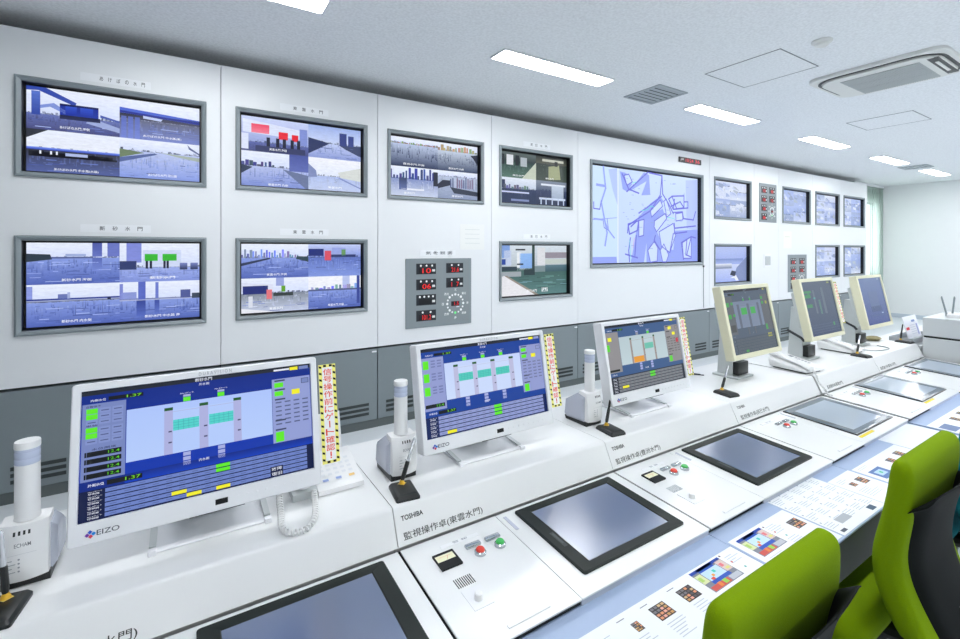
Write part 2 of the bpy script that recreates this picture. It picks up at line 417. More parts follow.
# ---------------------------------------------------------------- pictures for the camera screens
SKY = (238, 243, 254); SKY2 = (222, 230, 252); W1 = (158, 176, 232); W2 = (104, 124, 196); DK = (52, 62, 92); BLD = (128, 142, 206); PALE = (196, 206, 240)
PR = random.Random(99)
def base(q, hor, sky=SKY, sky2=SKY2, w1=W1, w2=W2):
    q.rect(0, 0, 1, hor, sky, sky2, 1); q.rect(0, hor, 1, 1, w1, w2, 1)
    mixc = lambda a, b, k: tuple(int(x * (1 - k) + y * k) for x, y in zip(a, b))
    for i in range(70):                                    # far bank: small dark and pale blocks along the waterline
        x = PR.random(); wv = PR.uniform(.006, .035); h = PR.uniform(.01, .07) * PR.random()
        q.rect(x, hor - h, x + wv, hor + .012, mixc(sky2, DK, PR.uniform(.1, .75)), None, 1.3)
    for i in range(46):                                    # vertical reflections in the water
        x = PR.random(); wv = PR.uniform(.004, .022); y = hor + (1 - hor) * PR.uniform(.02, .3); d = PR.uniform(.1, .6)
        k = PR.uniform(.04, .2); t_ = PR.choice((DK, (236, 242, 255)))
        q.rect(x, y, x + wv, y + (1 - y) * d, mixc(w1, t_, k), mixc(w2, t_, k * .4), 1.5)
    for i in range(60):
        x = PR.random(); y = hor + (1 - hor) * PR.random() ** .8 * .96 + .02; k = PR.uniform(.05, .32)
        q.rect(x, y, x + PR.uniform(.01, .05), y + PR.uniform(.004, .010), mixc(w2, PR.choice((DK, (230, 238, 255))), k), None, 1.7)
def skyline(q, hor, n, x0, x1, hmax, c, rnd):
    for i in range(n):
        x = x0 + (x1 - x0) * i / n; wv = (x1 - x0) / n * rnd.uniform(.5, 1.0); h = hmax * rnd.uniform(.25, 1)
        cc = tuple(min(255, int(v * rnd.uniform(.85, 1.25))) for v in c)
        q.rect(x, hor - h, x + wv, hor, cc, None, 2)
def ripple(q, hor, rnd, n=26, c=(190, 204, 246)):
    for i in range(n):
        y = hor + (1 - hor) * rnd.uniform(.05, .95); x = rnd.random(); wv = rnd.uniform(.05, .22)
        d = rnd.choice((c, (96, 112, 178), (134, 152, 216)))
        q.rect(x, y, min(1, x + wv), y + rnd.uniform(.006, .02), d, None, 2)
CAP = (250, 252, 255)
def cap(q, s, x0=.36, x1=.68, y=.9): q.text(s, x0, y - .035, x1, y + .035, CAP, 5)
def pic_akebono(cv, rnd):
    q = Sub(cv, 0, 0, .5, .5)
    base(q, .62, w1=(126, 138, 196), w2=(96, 100, 148))
    q.poly([(0, 0), (.2, 0), (.52, .28), (.5, .36), (.12, .08), (0, .1)], (72, 98, 186), 2); q.rect(.05, .1, .14, .66, (110, 138, 214), (70, 94, 178), 3)
    q.poly([(.14, .42), (.28, .34), (.42, .52), (.4, .58), (.24, .44), (.14, .5)], (150, 168, 226), 3)
    q.rect(.34, .36, .76, .6, (36, 66, 168), (40, 74, 180), 3); q.rect(.4, .38, .52, .56, (66, 104, 212), (40, 70, 180), 4); q.rect(.56, .38, .7, .56, (70, 106, 214), (44, 74, 184), 4)
    q.rect(.34, .33, .76, .38, (24, 40, 112), None, 4)
    q.rect(.34, .6, .78, .7, (38, 44, 84), (60, 66, 112), 4)
    q.poly([(.68, .6), (1, .78), (1, .9), (.62, .74)], (176, 188, 226), 3); q.poly([(.78, .5), (1, .6), (1, .64), (.78, .56)], (92, 112, 190), 3)
    ripple(q, .74, rnd, 14); cap(q, 'あけぼの水門 海側', .34, .66)
    q = Sub(cv, .5, 0, 1, .5)
    base(q, .5, w1=(120, 124, 150), w2=(142, 156, 214))
    q.poly([(0, .22), (1, .34), (1, .46), (0, .36)], (88, 118, 214), 2); q.poly([(0, .3), (1, .4), (1, .44), (0, .35)], (40, 62, 168), 3)
    q.rect(0, .36, 1, .5, (52, 56, 82), (96, 98, 124), 2); q.poly([(.28, .38), (.52, .42), (.5, .48), (.28, .45)], (206, 216, 246), 3)
    for x in (.02, .1, .18): q.rect(x, .44, x + .06, 1, (112, 128, 200), (140, 156, 222), 3)
    ripple(q, .6, rnd, 12); cap(q, 'あけぼの水門 中水路(東)', .28, .76)
    q = Sub(cv, 0, .5, .5, 1)
    base(q, .46, sky2=(236, 240, 250), w1=(74, 76, 88), w2=(108, 122, 178))
    q.poly([(0, 0), (.22, 0), (0, .22)], (70, 74, 86), 2)
    q.rect(0, .42, 1, .48, (150, 174, 246), (62, 92, 200), 2)
    for i in range(16): q.rect(rnd.random(), .5 + rnd.random() * .12, rnd.random() * .9 + .05, .64, (50, 52, 62), None, 2)
    q.rect(.4, .52, .64, .59, (190, 202, 236), None, 3)
    for x in (.13, .24, .3): q.rect(x, .5, x + .02, .58, (236, 240, 250), None, 3)
    ripple(q, .68, rnd, 12, (130, 140, 190)); cap(q, 'あけぼの水門 中水路(水路)', .28, .76, .93)
    q = Sub(cv, .5, .5, 1, 1)
    base(q, .3, w1=(200, 210, 242), w2=(156, 174, 232))
    q.poly([(0, .28), (.3, .34), (0, .5)], (132, 150, 122), 2); q.poly([(0, .5), (.42, .33), (.46, .36), (0, .62)], (110, 126, 176), 3)
    q.poly([(.5, .3), (1, .36), (1, .46), (.7, .38)], (182, 194, 188), 2)
    q.poly([(.84, .02), (.88, .1), (1, .24), (1, .28), (.86, .14)], (112, 122, 168), 3)
    ripple(q, .45, rnd, 10, (182, 198, 244)); cap(q, 'あけぼの水門 河川側', .34, .7)
def pic_bay(cv, rnd):
    q = Sub(cv, 0, 0, .5, .5); base(q, .36)
    q.poly([(0, .26), (.24, .28), (.26, .4), (0, .46)], (66, 80, 96), 2); q.rect(.24, .34, .7, .38, (110, 122, 170), None, 2)
    q.rect(.4, .27, .62, .33, (176, 190, 226), None, 2); q.rect(.69, 0, .8, .34, (104, 116, 184), (124, 138, 206), 3); q.rect(.86, 0, 1, .34, (130, 142, 208), None, 3); q.rect(.69, .36, .8, .7, (112, 128, 196), (140, 158, 222), 2)
    ripple(q, .42, rnd); cap(q, '新砂水門 海側')
    q = Sub(cv, .5, 0, 1, .5); base(q, .62, w1=(176, 190, 238), w2=(150, 166, 226))
    q.rect(.08, 0, .26, .5, (150, 160, 224), None, 2); q.rect(.28, .18, .76, .62, (216, 224, 246), None, 2); q.rect(0, .46, .2, .68, (70, 82, 132), None, 3)
    q.rect(.3, .28, .46, .46, (76, 196, 66), None, 4); q.rect(.52, .28, .7, .46, (76, 196, 66), None, 4)
    for x in (.31, .36, .53, .57): q.rect(x, .46, x + .03, .66, (44, 48, 78), None, 4)
    for x in (.74, .88): q.rect(x, .52, x + .1, .7, (142, 154, 206), (58, 66, 104), 3)
    ripple(q, .7, rnd, 14); cap(q, '新砂水門')
    q = Sub(cv, 0, .5, .5, 1); base(q, .42)
    q.rect(0, .04, .06, .4, (160, 172, 230), None, 2); q.rect(0, .34, 1, .38, (64, 84, 168), None, 3); q.rect(.32, .24, .42, .36, (130, 142, 196), None, 3); q.rect(.42, .2, .45, .36, (180, 190, 226), None, 3)
    q.rect(0, .38, 1, .42, (206, 214, 236), (96, 106, 150), 3); q.rect(.86, .36, .9, .42, (58, 64, 92), None, 4)
    ripple(q, .5, rnd); cap(q, '新砂水門 内水側')
    q = Sub(cv, .5, .5, 1, 1); base(q, .46)
    q.rect(0, .04, .04, .46, (146, 156, 218), None, 2); q.rect(.02, .26, .2, .46, (160, 172, 224), None, 2); q.rect(.22, 0, .31, .46, (112, 128, 206), None, 3); q.rect(.43, .02, .47, .44, (132, 146, 214), None, 3)
    q.rect(.75, .24, .88, .46, (104, 114, 170), None, 3); q.rect(.9, .34, 1, .48, (86, 98, 116), None, 3); q.rect(0, .43, 1, .48, (104, 116, 170), (210, 216, 238), 2)
    q.rect(.2, .48, .31, .9, (74, 92, 168), (110, 130, 204), 2); q.rect(.42, .48, .48, .86, (84, 102, 178), (116, 136, 208), 2)
    ripple(q, .55, rnd, 18); cap(q, '新砂水門 中水路 南', .3, .74)
def pic_red(cv, rnd):
    q = Sub(cv, 0, 0, .53, .5); base(q, .72, sky=(214, 222, 250), sky2=(170, 182, 226), w1=(116, 126, 186), w2=(90, 98, 150))
    q.poly([(.02, .08), (.86, .24), (.86, .52), (.02, .46)], (226, 232, 250), 2)
    q.rect(.14, .2, .4, .46, (240, 84, 118), (244, 150, 170), 3); q.rect(.54, .36, .68, .58, (236, 48, 70), None, 3); q.rect(.74, .4, .84, .6, (234, 50, 70), None, 3)
    for x in (.36, .5, .6, .72, .82): q.rect(x, .56, x + .05, .82, (34, 40, 70), None, 4)
    q.rect(0, .5, .1, .95, (226, 232, 250), None, 3); q.rect(.2, .82, .95, .98, (74, 80, 124), None, 3); q.rect(.86, .2, .98, .7, (150, 164, 220), None, 2); cap(q, '東雲水門 海側', .4, .66)
    q = Sub(cv, .53, 0, 1, .5); base(q, .52, sky=(176, 194, 238), sky2=(212, 222, 248), w1=(206, 216, 246), w2=(158, 172, 222))
    q.poly([(0, .4), (.4, .52), (0, .9)], (66, 78, 122), 2); q.rect(.58, .16, .72, .56, (74, 88, 152), None, 3); q.rect(.75, .22, .86, .56, (80, 94, 158), None, 3)
    q.poly([(.56, .54), (1, .52), (1, .86), (.7, .66)], (84, 96, 132), 2); ripple(q, .6, rnd, 10)
    q = Sub(cv, 0, .5, .53, 1); base(q, .42, w1=(196, 206, 240), w2=(150, 166, 222))
    skyline(q, .42, 9, 0, .5, .16, (84, 98, 136), rnd); q.poly([(0, .4), (.16, .46), (0, .66)], (70, 84, 112), 3); q.poly([(.6, .46), (1, .6), (1, 1), (.96, 1)], (130, 142, 176), 3)
    q.rect(.7, .0, 1, .5, (96, 110, 178), (120, 132, 196), 3); ripple(q, .55, rnd, 12); cap(q, '東雲水門 内側', .38, .68, .94)
    q = Sub(cv, .53, .5, 1, 1); base(q, .55, sky=(244, 246, 252), sky2=(232, 238, 252), w1=(190, 204, 240), w2=(206, 216, 242))
    q.poly([(0, .2), (.14, .4), (.16, .6), (0, .62)], (150, 162, 202), 2); q.poly([(.55, .42), (1, .22), (1, .66), (.6, .58)], (222, 226, 224), 2); q.poly([(.6, .58), (1, .86), (1, .9), (.55, .6)], (150, 164, 214), 3); cap(q, '東雲水門', .36, .62)
def pic_city(cv, rnd):
    q = Sub(cv, 0, 0, .53, .5); base(q, .4); skyline(q, .4, 22, 0, .86, .26, BLD, rnd)
    q.poly([(0, .56), (.4, .4), (.42, .44), (0, .64)], (70, 80, 112), 3); q.poly([(.82, .36), (1, .38), (1, .54), (.8, .44)], (70, 92, 106), 3); ripple(q, .46, rnd); cap(q, '東雲水門 海側', .36, .66)
    q = Sub(cv, .53, 0, 1, .5); base(q, .4, sky=(206, 216, 248), sky2=(150, 166, 226), w1=(118, 138, 206), w2=(150, 170, 230))
    q.rect(0, .14, .28, .36, (40, 60, 140), None, 2); q.rect(.3, .2, .42, .5, (226, 104, 122), None, 3); q.rect(.44, .1, .7, .32, (170, 182, 232), None, 2); q.rect(.62, .16, .7, .36, (126, 172, 120), None, 3); q.rect(.4, .32, .9, .4, (60, 74, 130), None, 3); ripple(q, .46, rnd, 14)
    q = Sub(cv, 0, .5, .53, 1); base(q, .44, w1=(150, 158, 170), w2=(208, 216, 236))
    q.poly([(0, .12), (.46, .18), (.46, .36), (0, .3)], (226, 230, 246), 2); q.rect(.02, .22, .38, .46, (50, 64, 140), None, 3); q.rect(.36, .34, .44, .62, (234, 140, 146), None, 4); q.rect(.58, .24, .64, .42, (122, 180, 60), None, 3); q.rect(.5, .0, .62, .24, (170, 180, 226), None, 2); q.rect(.46, .44, .76, .54, (74, 84, 84), None, 3)
    q.rect(.1, .52, .16, .84, (226, 230, 240), None, 3); q.poly([(0, .86), (.5, 1), (0, 1)], (236, 238, 244), 3); ripple(q, .6, rnd, 12, (226, 232, 246)); cap(q, '東雲水門', .4, .6)
    q = Sub(cv, .53, .5, 1, 1); base(q, .42, sky=(246, 247, 252), sky2=(240, 243, 252)); skyline(q, .42, 12, .05, .95, .2, (150, 164, 206), rnd); q.rect(.64, .0, .78, .4, (196, 206, 240), None, 2); q.rect(.92, .0, .98, .9, (80, 96, 170), None, 3); q.rect(0, .4, 1, .45, (106, 116, 158), None, 3); ripple(q, .5, rnd, 16); cap(q, '東雲水門 内側', .36, .66)
def pic_grey(cv, rnd):
    G1 = (196, 208, 232); G2 = (44, 62, 104)
    q = Sub(cv, 0, 0, .52, .5); base(q, .2, w1=G1, w2=G2); skyline(q, .22, 26, 0, 1, .08, (150, 140, 110), rnd); cap(q, '豊洲水門 海側', .26, .7)
    q = Sub(cv, .52, 0, 1, .5); base(q, .26, w1=(206, 216, 232), w2=(70, 86, 120)); skyline(q, .28, 14, 0, 1, .22, (170, 160, 130), rnd); q.poly([(.82, .36), (1, .3), (1, .7), (.9, .48)], (52, 60, 82), 3); cap(q, '豊洲水門 内側', .26, .64)
    q = Sub(cv, 0, .5, .52, 1); base(q, .4, w1=(150, 164, 208), w2=(214, 222, 240)); skyline(q, .42, 16, 0, 1, .4, (70, 88, 150), rnd); q.rect(.18, .4, .34, .8, (66, 80, 122), (120, 136, 186), 3); q.rect(.9, .1, 1, .6, (44, 52, 78), None, 3); q.rect(.22, .74, .7, .8, (236, 240, 250), None, 3); cap(q, '豊洲水門', .28, .5)
    q = Sub(cv, .52, .5, 1, 1); base(q, .2, w1=(196, 206, 226), w2=(160, 172, 200)); q.poly([(0, .5), (.12, .34), (.3, .34), (.3, .52), (0, .66)], (60, 66, 88), 3)
    for i in range(12): q.rect(.3 + i * .055, .2 + rnd.random() * .1, .33 + i * .055, .6, rnd.choice(((110, 120, 160), (200, 206, 226), (150, 130, 160))), None, 3)
    q.poly([(.3, .58), (1, .7), (1, .86), (.4, .8)], (70, 80, 100), 4); cap(q, '豊洲水門', .34, .62)
def pic_dim(cv, rnd):
    q = Sub(cv, 0, 0, .52, .5); base(q, .34, sky=(120, 132, 130), sky2=(60, 76, 76), w1=(54, 82, 76), w2=(108, 140, 128))
    q.rect(.18, .1, .36, .5, (226, 230, 234), None, 2); q.rect(.56, .16, .74, .52, (190, 198, 204), None, 2); q.rect(.0, .1, .12, .5, (40, 52, 56), None, 2); q.rect(.42, .1, .52, .5, (40, 52, 56), None, 3); q.poly([(.6, 1), (1, .3), (1, 1)], (206, 214, 200), 3); cap(q, '辰巳水門', .34, .66)
    q = Sub(cv, .52, 0, 1, .5); base(q, .3, sky=(56, 64, 62), sky2=(110, 112, 96), w1=(70, 84, 76), w2=(92, 104, 96)); q.rect(.2, .1, .9, .2, (206, 208, 196), None, 2); q.poly([(.4, .4), (.75, .3), (.8, .9), (.4, .95)], (176, 182, 150), 2); q.rect(.6, .16, .7, .36, (40, 44, 42), None, 3); cap(q, '辰巳水門', .3, .56)
    q = Sub(cv, 0, .5, .52, 1); base(q, .42, sky=(232, 238, 248), sky2=(206, 216, 232), w1=(70, 84, 118), w2=(62, 76, 110)); q.rect(0, .1, .14, .42, (60, 74, 110), None, 2); skyline(q, .44, 10, .1, .8, .2, (110, 126, 160), rnd); q.rect(0, .54, .8, .6, (214, 220, 244), None, 3); q.rect(.3, .84, .8, .92, (150, 162, 200), None, 3)
    q = Sub(cv, .52, .5, 1, 1); base(q, .4, sky=(150, 160, 176), sky2=(110, 122, 146), w1=(84, 96, 128), w2=(60, 72, 104)); q.rect(.16, .12, .96, .2, (230, 236, 246), None, 2); q.rect(.5, .18, .9, .8, (206, 216, 230), (170, 184, 206), 3); q.rect(.1, .7, .96, .78, (214, 224, 240), None, 4)
    for x in (.14, .3, .5, .7, .88): q.rect(x, .72, x + .04, .98, (200, 212, 232), None, 4)
def pic_green(cv, rnd):
    q = Sub(cv, 0, 0, 1, 1)
    q.rect(0, 0, 1, .5, (222, 230, 238), (190, 200, 206)); q.rect(0, .45, 1, 1, (84, 118, 112), (112, 150, 150))
    q.rect(0, 0, .14, .25, (150, 178, 226), None, 2); q.rect(.06, .1, .16, .4, (206, 216, 236), None, 2); q.rect(0, .27, .08, .38, (62, 96, 176), None, 3)
    q.rect(.28, .16, .46, .46, (164, 200, 244), (150, 186, 234), 3); q.rect(.24, .14, .3, .44, (236, 240, 244), None, 3); q.rect(.22, .07, .36, .1, (44, 54, 70), None, 3); q.rect(.24, .36, .33, .39, (52, 62, 76), None, 4)
    q.rect(.46, .0, .5, .48, (70, 96, 86), (60, 84, 84), 3); q.rect(.54, .04, .66, .4, (226, 228, 232), None, 2); q.rect(.66, .14, 1, .26, (166, 160, 170), None, 3); q.rect(.66, .28, 1, .38, (206, 214, 210), None, 3); q.rect(.66, .4, 1, .54, (110, 140, 150), (80, 112, 122), 3)
    q.rect(0, .42, .24, .5, (64, 84, 96), None, 3); q.rect(0, .52, .3, .62, (176, 184, 190), None, 3); q.rect(.34, .48, .5, .6, (58, 80, 84), None, 4); q.rect(.5, .42, .66, .54, (142, 160, 164), None, 3)
    q.poly([(0, .62), (.06, .6), (.5, 1), (0, 1)], (236, 236, 240), 4); q.poly([(.06, .6), (.1, .6), (.56, 1), (.5, 1)], (168, 160, 150), 4)
    for i in range(26):
        y = .6 + .38 * rnd.random(); x = .2 + .8 * rnd.random(); q.rect(x, y, min(1, x + .14), y + .012, rnd.choice(((126, 166, 160), (74, 108, 104), (140, 176, 186))), None, 3)
    q.text('辰巳水門', .38, .89, .53, .95, CAP); q.text('西', .6, .87, .7, .95, CAP)
def pic_far(cv, rnd):
    for k, (a, b) in enumerate(((0, 0), (.5, 0), (0, .5), (.5, .5))):
        q = Sub(cv, a, b, a + .5, b + .5); hor = rnd.uniform(.2, .6)
        cs = [(190, 204, 240), (214, 222, 244), (168, 186, 228), (226, 232, 246), (176, 190, 220)]
        base(q, hor, sky=rnd.choice(cs), sky2=rnd.choice(cs), w1=rnd.choice(cs), w2=rnd.choice(cs))
        for i in range(7):
            x = rnd.random() * .8; y = rnd.random() * .7; c = rnd.choice(((176, 192, 228), (164, 178, 210), (206, 216, 242), (190, 200, 216), (226, 232, 246)))
            q.poly([(x, y), (min(1, x + rnd.uniform(.1, .3)), y + rnd.uniform(0, .1)), (min(1, x + rnd.uniform(.1, .4)), y + rnd.uniform(.15, .3)), (x, y + rnd.uniform(.1, .25))], c, 2)
        cap(q, '水門', .4, .6)
def pic_rocks(cv, rnd):
    q = Sub(cv, 0, 0, 1, 1); q.rect(0, 0, 1, .5, (196, 208, 244), (170, 186, 236)); q.rect(0, .5, 1, 1, (214, 222, 246), (176, 192, 242))
    q.rect(0, .48, .55, .62, (236, 240, 250), (130, 144, 176), 2); q.rect(0, .34, .9, .46, (140, 158, 212), (176, 192, 234), 2)
    q.poly([(.6, .9), (.7, .6), (1, .3), (1, 1), (.8, 1)], (150, 164, 204), 2); q.poly([(.5, .8), (.55, .68), (.68, .72), (.64, .86)], (66, 78, 104), 3); q.poly([(.5, .9), (.68, .82), (.76, .98), (.68, .98), (.62, .9)], (240, 243, 252), 3)
PW, PH = .895, .515
def display(x0, zt, painter, lab, plate, seed, group='grey framed screens of the wall'):
    rnd = random.Random(seed); x1 = x0 + HW; z0 = zt - HH
    t = thing('wall_display', lab, 'screen', (x0 + HW / 2, D, z0), group)
    R = lambda i, y: [(x0 + i, y, z0 + i), (x1 - i, y, z0 + i), (x1 - i, y, zt - i), (x0 + i, y, zt - i)]
    MB().loft([R(0.001, D + .01), R(0.001, D - .012), R(.012, D - .016), R(.030, D - .006), R(.032, D + .02)], cap0=False, cap1=False).build('frame', 'frame_grey', t, smooth=0)
    MB().loft([R(.032, D + .004), R(.032, D + .055), R(.042, D + .055), R(.042, D + .052)], cap0=False, cap1=True).build('recess', 'screen_black', t, smooth=0)
    cv = Canvas(PW, PH, .0006); painter(cv, rnd)
    cv.build('screen', 'picture_camera', frame_mtx((x0 + (HW - PW) / 2, D + .050, zt - (HH - PH) / 2), (1, 0, 0), (0, 0, 1), (0, -1, 0)), t)
    if plate:
        k = Canvas(.36, .05); k.rect(0, 0, 1, 1, (240, 243, 246), None, 0); n = len(plate)
        for i, ch in enumerate(plate): k.text(ch, .26 + .72 * i / n, .22, .26 + .72 * (i + .42) / n, .76, (70, 76, 84))
        k.build('name_plate', 'print', frame_mtx((x0 + HW / 2 - .19, D - .002, zt + .075), (1, 0, 0), (0, 0, 1), (0, -1, 0)), t, thick=.0015)
    return t
display(-.84, UZ, pic_akebono, 'upper left wall screen with four views of blue gates under bridges', 'あけぼの水門', 1)
display(-.84, LZ, pic_bay, 'lower left wall screen with river views and two green gates', '新砂水門', 2)
display(.32, UZ, pic_red, 'upper wall screen showing red gates and two dark towers', '東雲水門', 3)
display(.32, LZ, pic_city, 'lower wall screen showing a wide harbour city skyline, right of the green gate screen', '東雲水門', 4)
display(1.475, UZ, pic_grey, 'upper wall screen with dark water views above the large indicator board', '', 5)
display(2.635, UZ, pic_dim, 'dim murky upper wall screen directly left of the big map', '辰巳水門', 6)
display(2.635, LZ, pic_green, 'lower wall screen showing one single view of a green basin', '辰巳水門', 7)
display(6.32, UZ, pic_far, 'upper wall screen immediately right of the big map', '', 21)
display(6.32, LZ, pic_rocks, 'lower wall screen showing one pale rocky shore, right of the big map', '', 9)
display(8.255, UZ, pic_far, 'upper wall screen immediately right of the tall narrow indicator board', '', 23)
display(9.42, UZ, pic_far, 'upper wall screen second from the far end of the wall', '', 24)
display(9.42, LZ, pic_far, 'lower wall screen second from the far end, beside the lower indicator board', '', 25)
display(10.585, UZ, pic_far, 'upper wall screen last before the vertical blind', '', 26)
display(10.585, LZ, pic_far, 'lower wall screen last before the vertical blind', '', 27)

# the big map
x0, x1, z0, zt = MAPR
t = thing('map_display', 'large blue and white river map screen in the middle of the wall', 'map screen', ((x0 + x1) / 2, D, z0))
R = lambda i, y: [(x0 + i, y, z0 + i), (x1 - i, y, z0 + i), (x1 - i, y, zt - i), (x0 + i, y, zt - i)]
MB().loft([R(0.001, D + .01), R(0.001, D - .012), R(.012, D - .016), R(.036, D - .006), R(.038, D + .02)], cap0=False, cap1=False).build('frame', 'frame_grey', t, smooth=0)
MB().loft([R(.038, D + .004), R(.038, D + .055), R(.046, D + .055), R(.046, D + .052)], cap0=False, cap1=True).build('recess', 'screen_black', t, smooth=0)
cv = Canvas(2.17 - .1, 1.235 - .1, .0007)
BG = (200, 222, 255); WT = (150, 168, 246); LN = (112, 116, 226)
cv.rect(0, 0, 1, 1, (202, 222, 255), (196, 216, 255), 0); cv.rect(0, 0, .225, 1, (204, 228, 255), None, 1)
P = lambda *q: [((a - 128) / 422.0, None if False else (b - (145 + (a - 128) * .09)) / (385.0 - (a - 128) * .095)) for a, b in q]
def mp(pts, c, layer=2): cv.poly([(min(1, max(0, a)), min(1, max(0, b))) for a, b in P(*pts)], c, layer)
def ml(pts, wd=.019, c=LN, layer=4): cv.line([(min(1, max(0, a)), min(1, max(0, b))) for a, b in P(*pts)], wd, c, layer)
# inset on the left
ml([(172, 150), (180, 235), (165, 290), (175, 350), (185, 410), (178, 460)], .025, WT); ml([(150, 222), (176, 226)], .03, WT); ml([(140, 290), (140, 315), (160, 318), (165, 285)], .014, LN)
ml([(140, 355), (175, 360), (190, 400), (210, 430)], .02, WT); ml([(185, 355), (190, 400), (175, 390), (172, 365)], .01, LN); ml([(130, 360), (218, 350)], .008, WT); mp([(190, 160), (220, 150), (222, 300), (205, 240)], (180, 200, 252)); mp([(130, 505), (218, 505), (220, 532), (130, 530)], WT)
cv.rect(.222, 0, .228, 1, (240, 246, 255), None, 5)
# main map
mp([(300, 340), (345, 340), (395, 310), (410, 350), (370, 400), (330, 450), (320, 530), (270, 530), (285, 440)], WT)
mp([(330, 400), (370, 400), (400, 470), (440, 480), (450, 400), (553, 395), (553, 530), (330, 530)], WT)
mp([(300, 345), (345, 290), (385, 260), (400, 280), (340, 350)], WT); mp([(262, 245), (320, 165), (340, 175), (345, 255), (310, 258), (330, 200)], WT); mp([(495, 190), (553, 188), (553, 400), (500, 390)], (184, 202, 252))
mp([(230, 165), (250, 170), (275, 215), (255, 245), (240, 235)], WT)
for pg in ([(362, 360), (405, 330), (412, 350), (370, 405), (360, 385)], [(345, 320), (385, 275), (395, 300), (350, 345)], [(380, 405), (440, 370), (450, 420), (425, 490), (390, 465)], [(335, 480), (360, 445), (375, 470), (372, 525), (345, 530)], [(385, 480), (400, 455), (420, 500), (410, 530), (395, 530)], [(245, 180), (262, 175), (275, 205), (255, 220)], [(400, 280), (410, 270), (430, 330), (412, 345)], [(450, 330), (480, 325), (482, 355), (452, 360)], [(480, 450), (520, 425), (520, 515), (485, 515)], [(300, 360), (320, 355), (318, 420), (300, 425)]):
    mp(pg, (206, 224, 255), 3); ml(pg + pg[:1], .014)
for ln in ([(255, 245), (335, 160)], [(238, 175), (262, 235), (300, 250)], [(340, 165), (392, 175), (385, 255), (345, 320), (300, 350), (260, 380), (258, 410)], [(392, 175), (395, 250), (420, 290), (440, 330)],
           [(420, 270), (435, 258), (487, 255), (487, 305), (440, 312), (420, 270)], [(435, 260), (455, 310)], [(430, 300), (470, 280), (487, 305)], [(445, 270), (440, 312)], [(487, 280), (505, 280), (505, 305), (440, 312)], [(440, 325), (480, 322), (485, 350), (530, 355), (540, 320)],
           [(260, 375), (300, 360), (295, 400), (265, 415), (260, 375)], [(270, 385), (292, 362)], [(268, 430), (262, 480), (265, 525)], [(290, 420), (285, 500)], [(250, 495), (295, 510)], [(475, 450), (520, 425), (540, 430)], [(475, 450), (485, 520)], [(500, 440), (495, 500), (520, 510)], [(520, 425), (500, 500)], [(445, 370), (445, 412), (500, 405)], [(425, 490), (440, 412)], [(385, 480), (360, 440), (365, 420)], [(300, 330), (340, 300), (390, 260)], [(445, 390), (540, 380)]):
    ml(ln)
for ln in ([(275, 210), (290, 205)], [(310, 320), (335, 315), (345, 300), (360, 305)], [(415, 345), (445, 350)], [(265, 440), (270, 520)]): ml(ln, .008, (110, 220, 220), 5)
ml([(283, 430), (278, 470)], .006, (220, 130, 210), 5)
for i in range(60):
    a = random.uniform(.25, .97); b = random.uniform(.04, .95); cv.rect(a, b, a + random.uniform(.01, .03), b + .006, (150, 172, 226), None, 6)
cv.build('screen', 'picture_wall', frame_mtx((x0 + .05, D + .050, zt - .05), (1, 0, 0), (0, 0, 1), (0, -1, 0)), t)
t2 = thing('cable', 'thin grey cable hanging below the right corner of the map screen', 'cable', (6.06, D, .7))
MB().tube([(6.06, D - .006, 1.27), (6.058, D - .006, 1.0), (6.062, D - .006, .70)], .004).build('wire', 'frame_grey', t2)
MB().cyl((6.06, D - .012, 1.27), (6.06, D - .001, 1.27), .014).build('clip', 'cord_dark', t2)
# red clock
cv = Canvas(.48, .062); cv.rect(0, 0, 1, 1, (18, 18, 20), None, 0); cv.text('JST', .04, .25, .2, .75, (230, 230, 230)); cv.text('10:24', .27, .14, .62, .86, (240, 40, 60)); cv.text('36', .7, .14, .92, .86, (240, 40, 60))
t = thing('digital_clock', 'small black digital clock with red digits above the map screen', 'clock', (5.75, D, 2.66))
MB().box(5.505, 5.995, D - .015, D - .001, 2.655, 2.725, .003, 1).build('case', 'black_plastic', t, smooth=0)
cv.build('face', 'picture_wall', frame_mtx((5.51, D - .0155, 2.721), (1, 0, 0), (0, 0, 1), (0, -1, 0)), t)

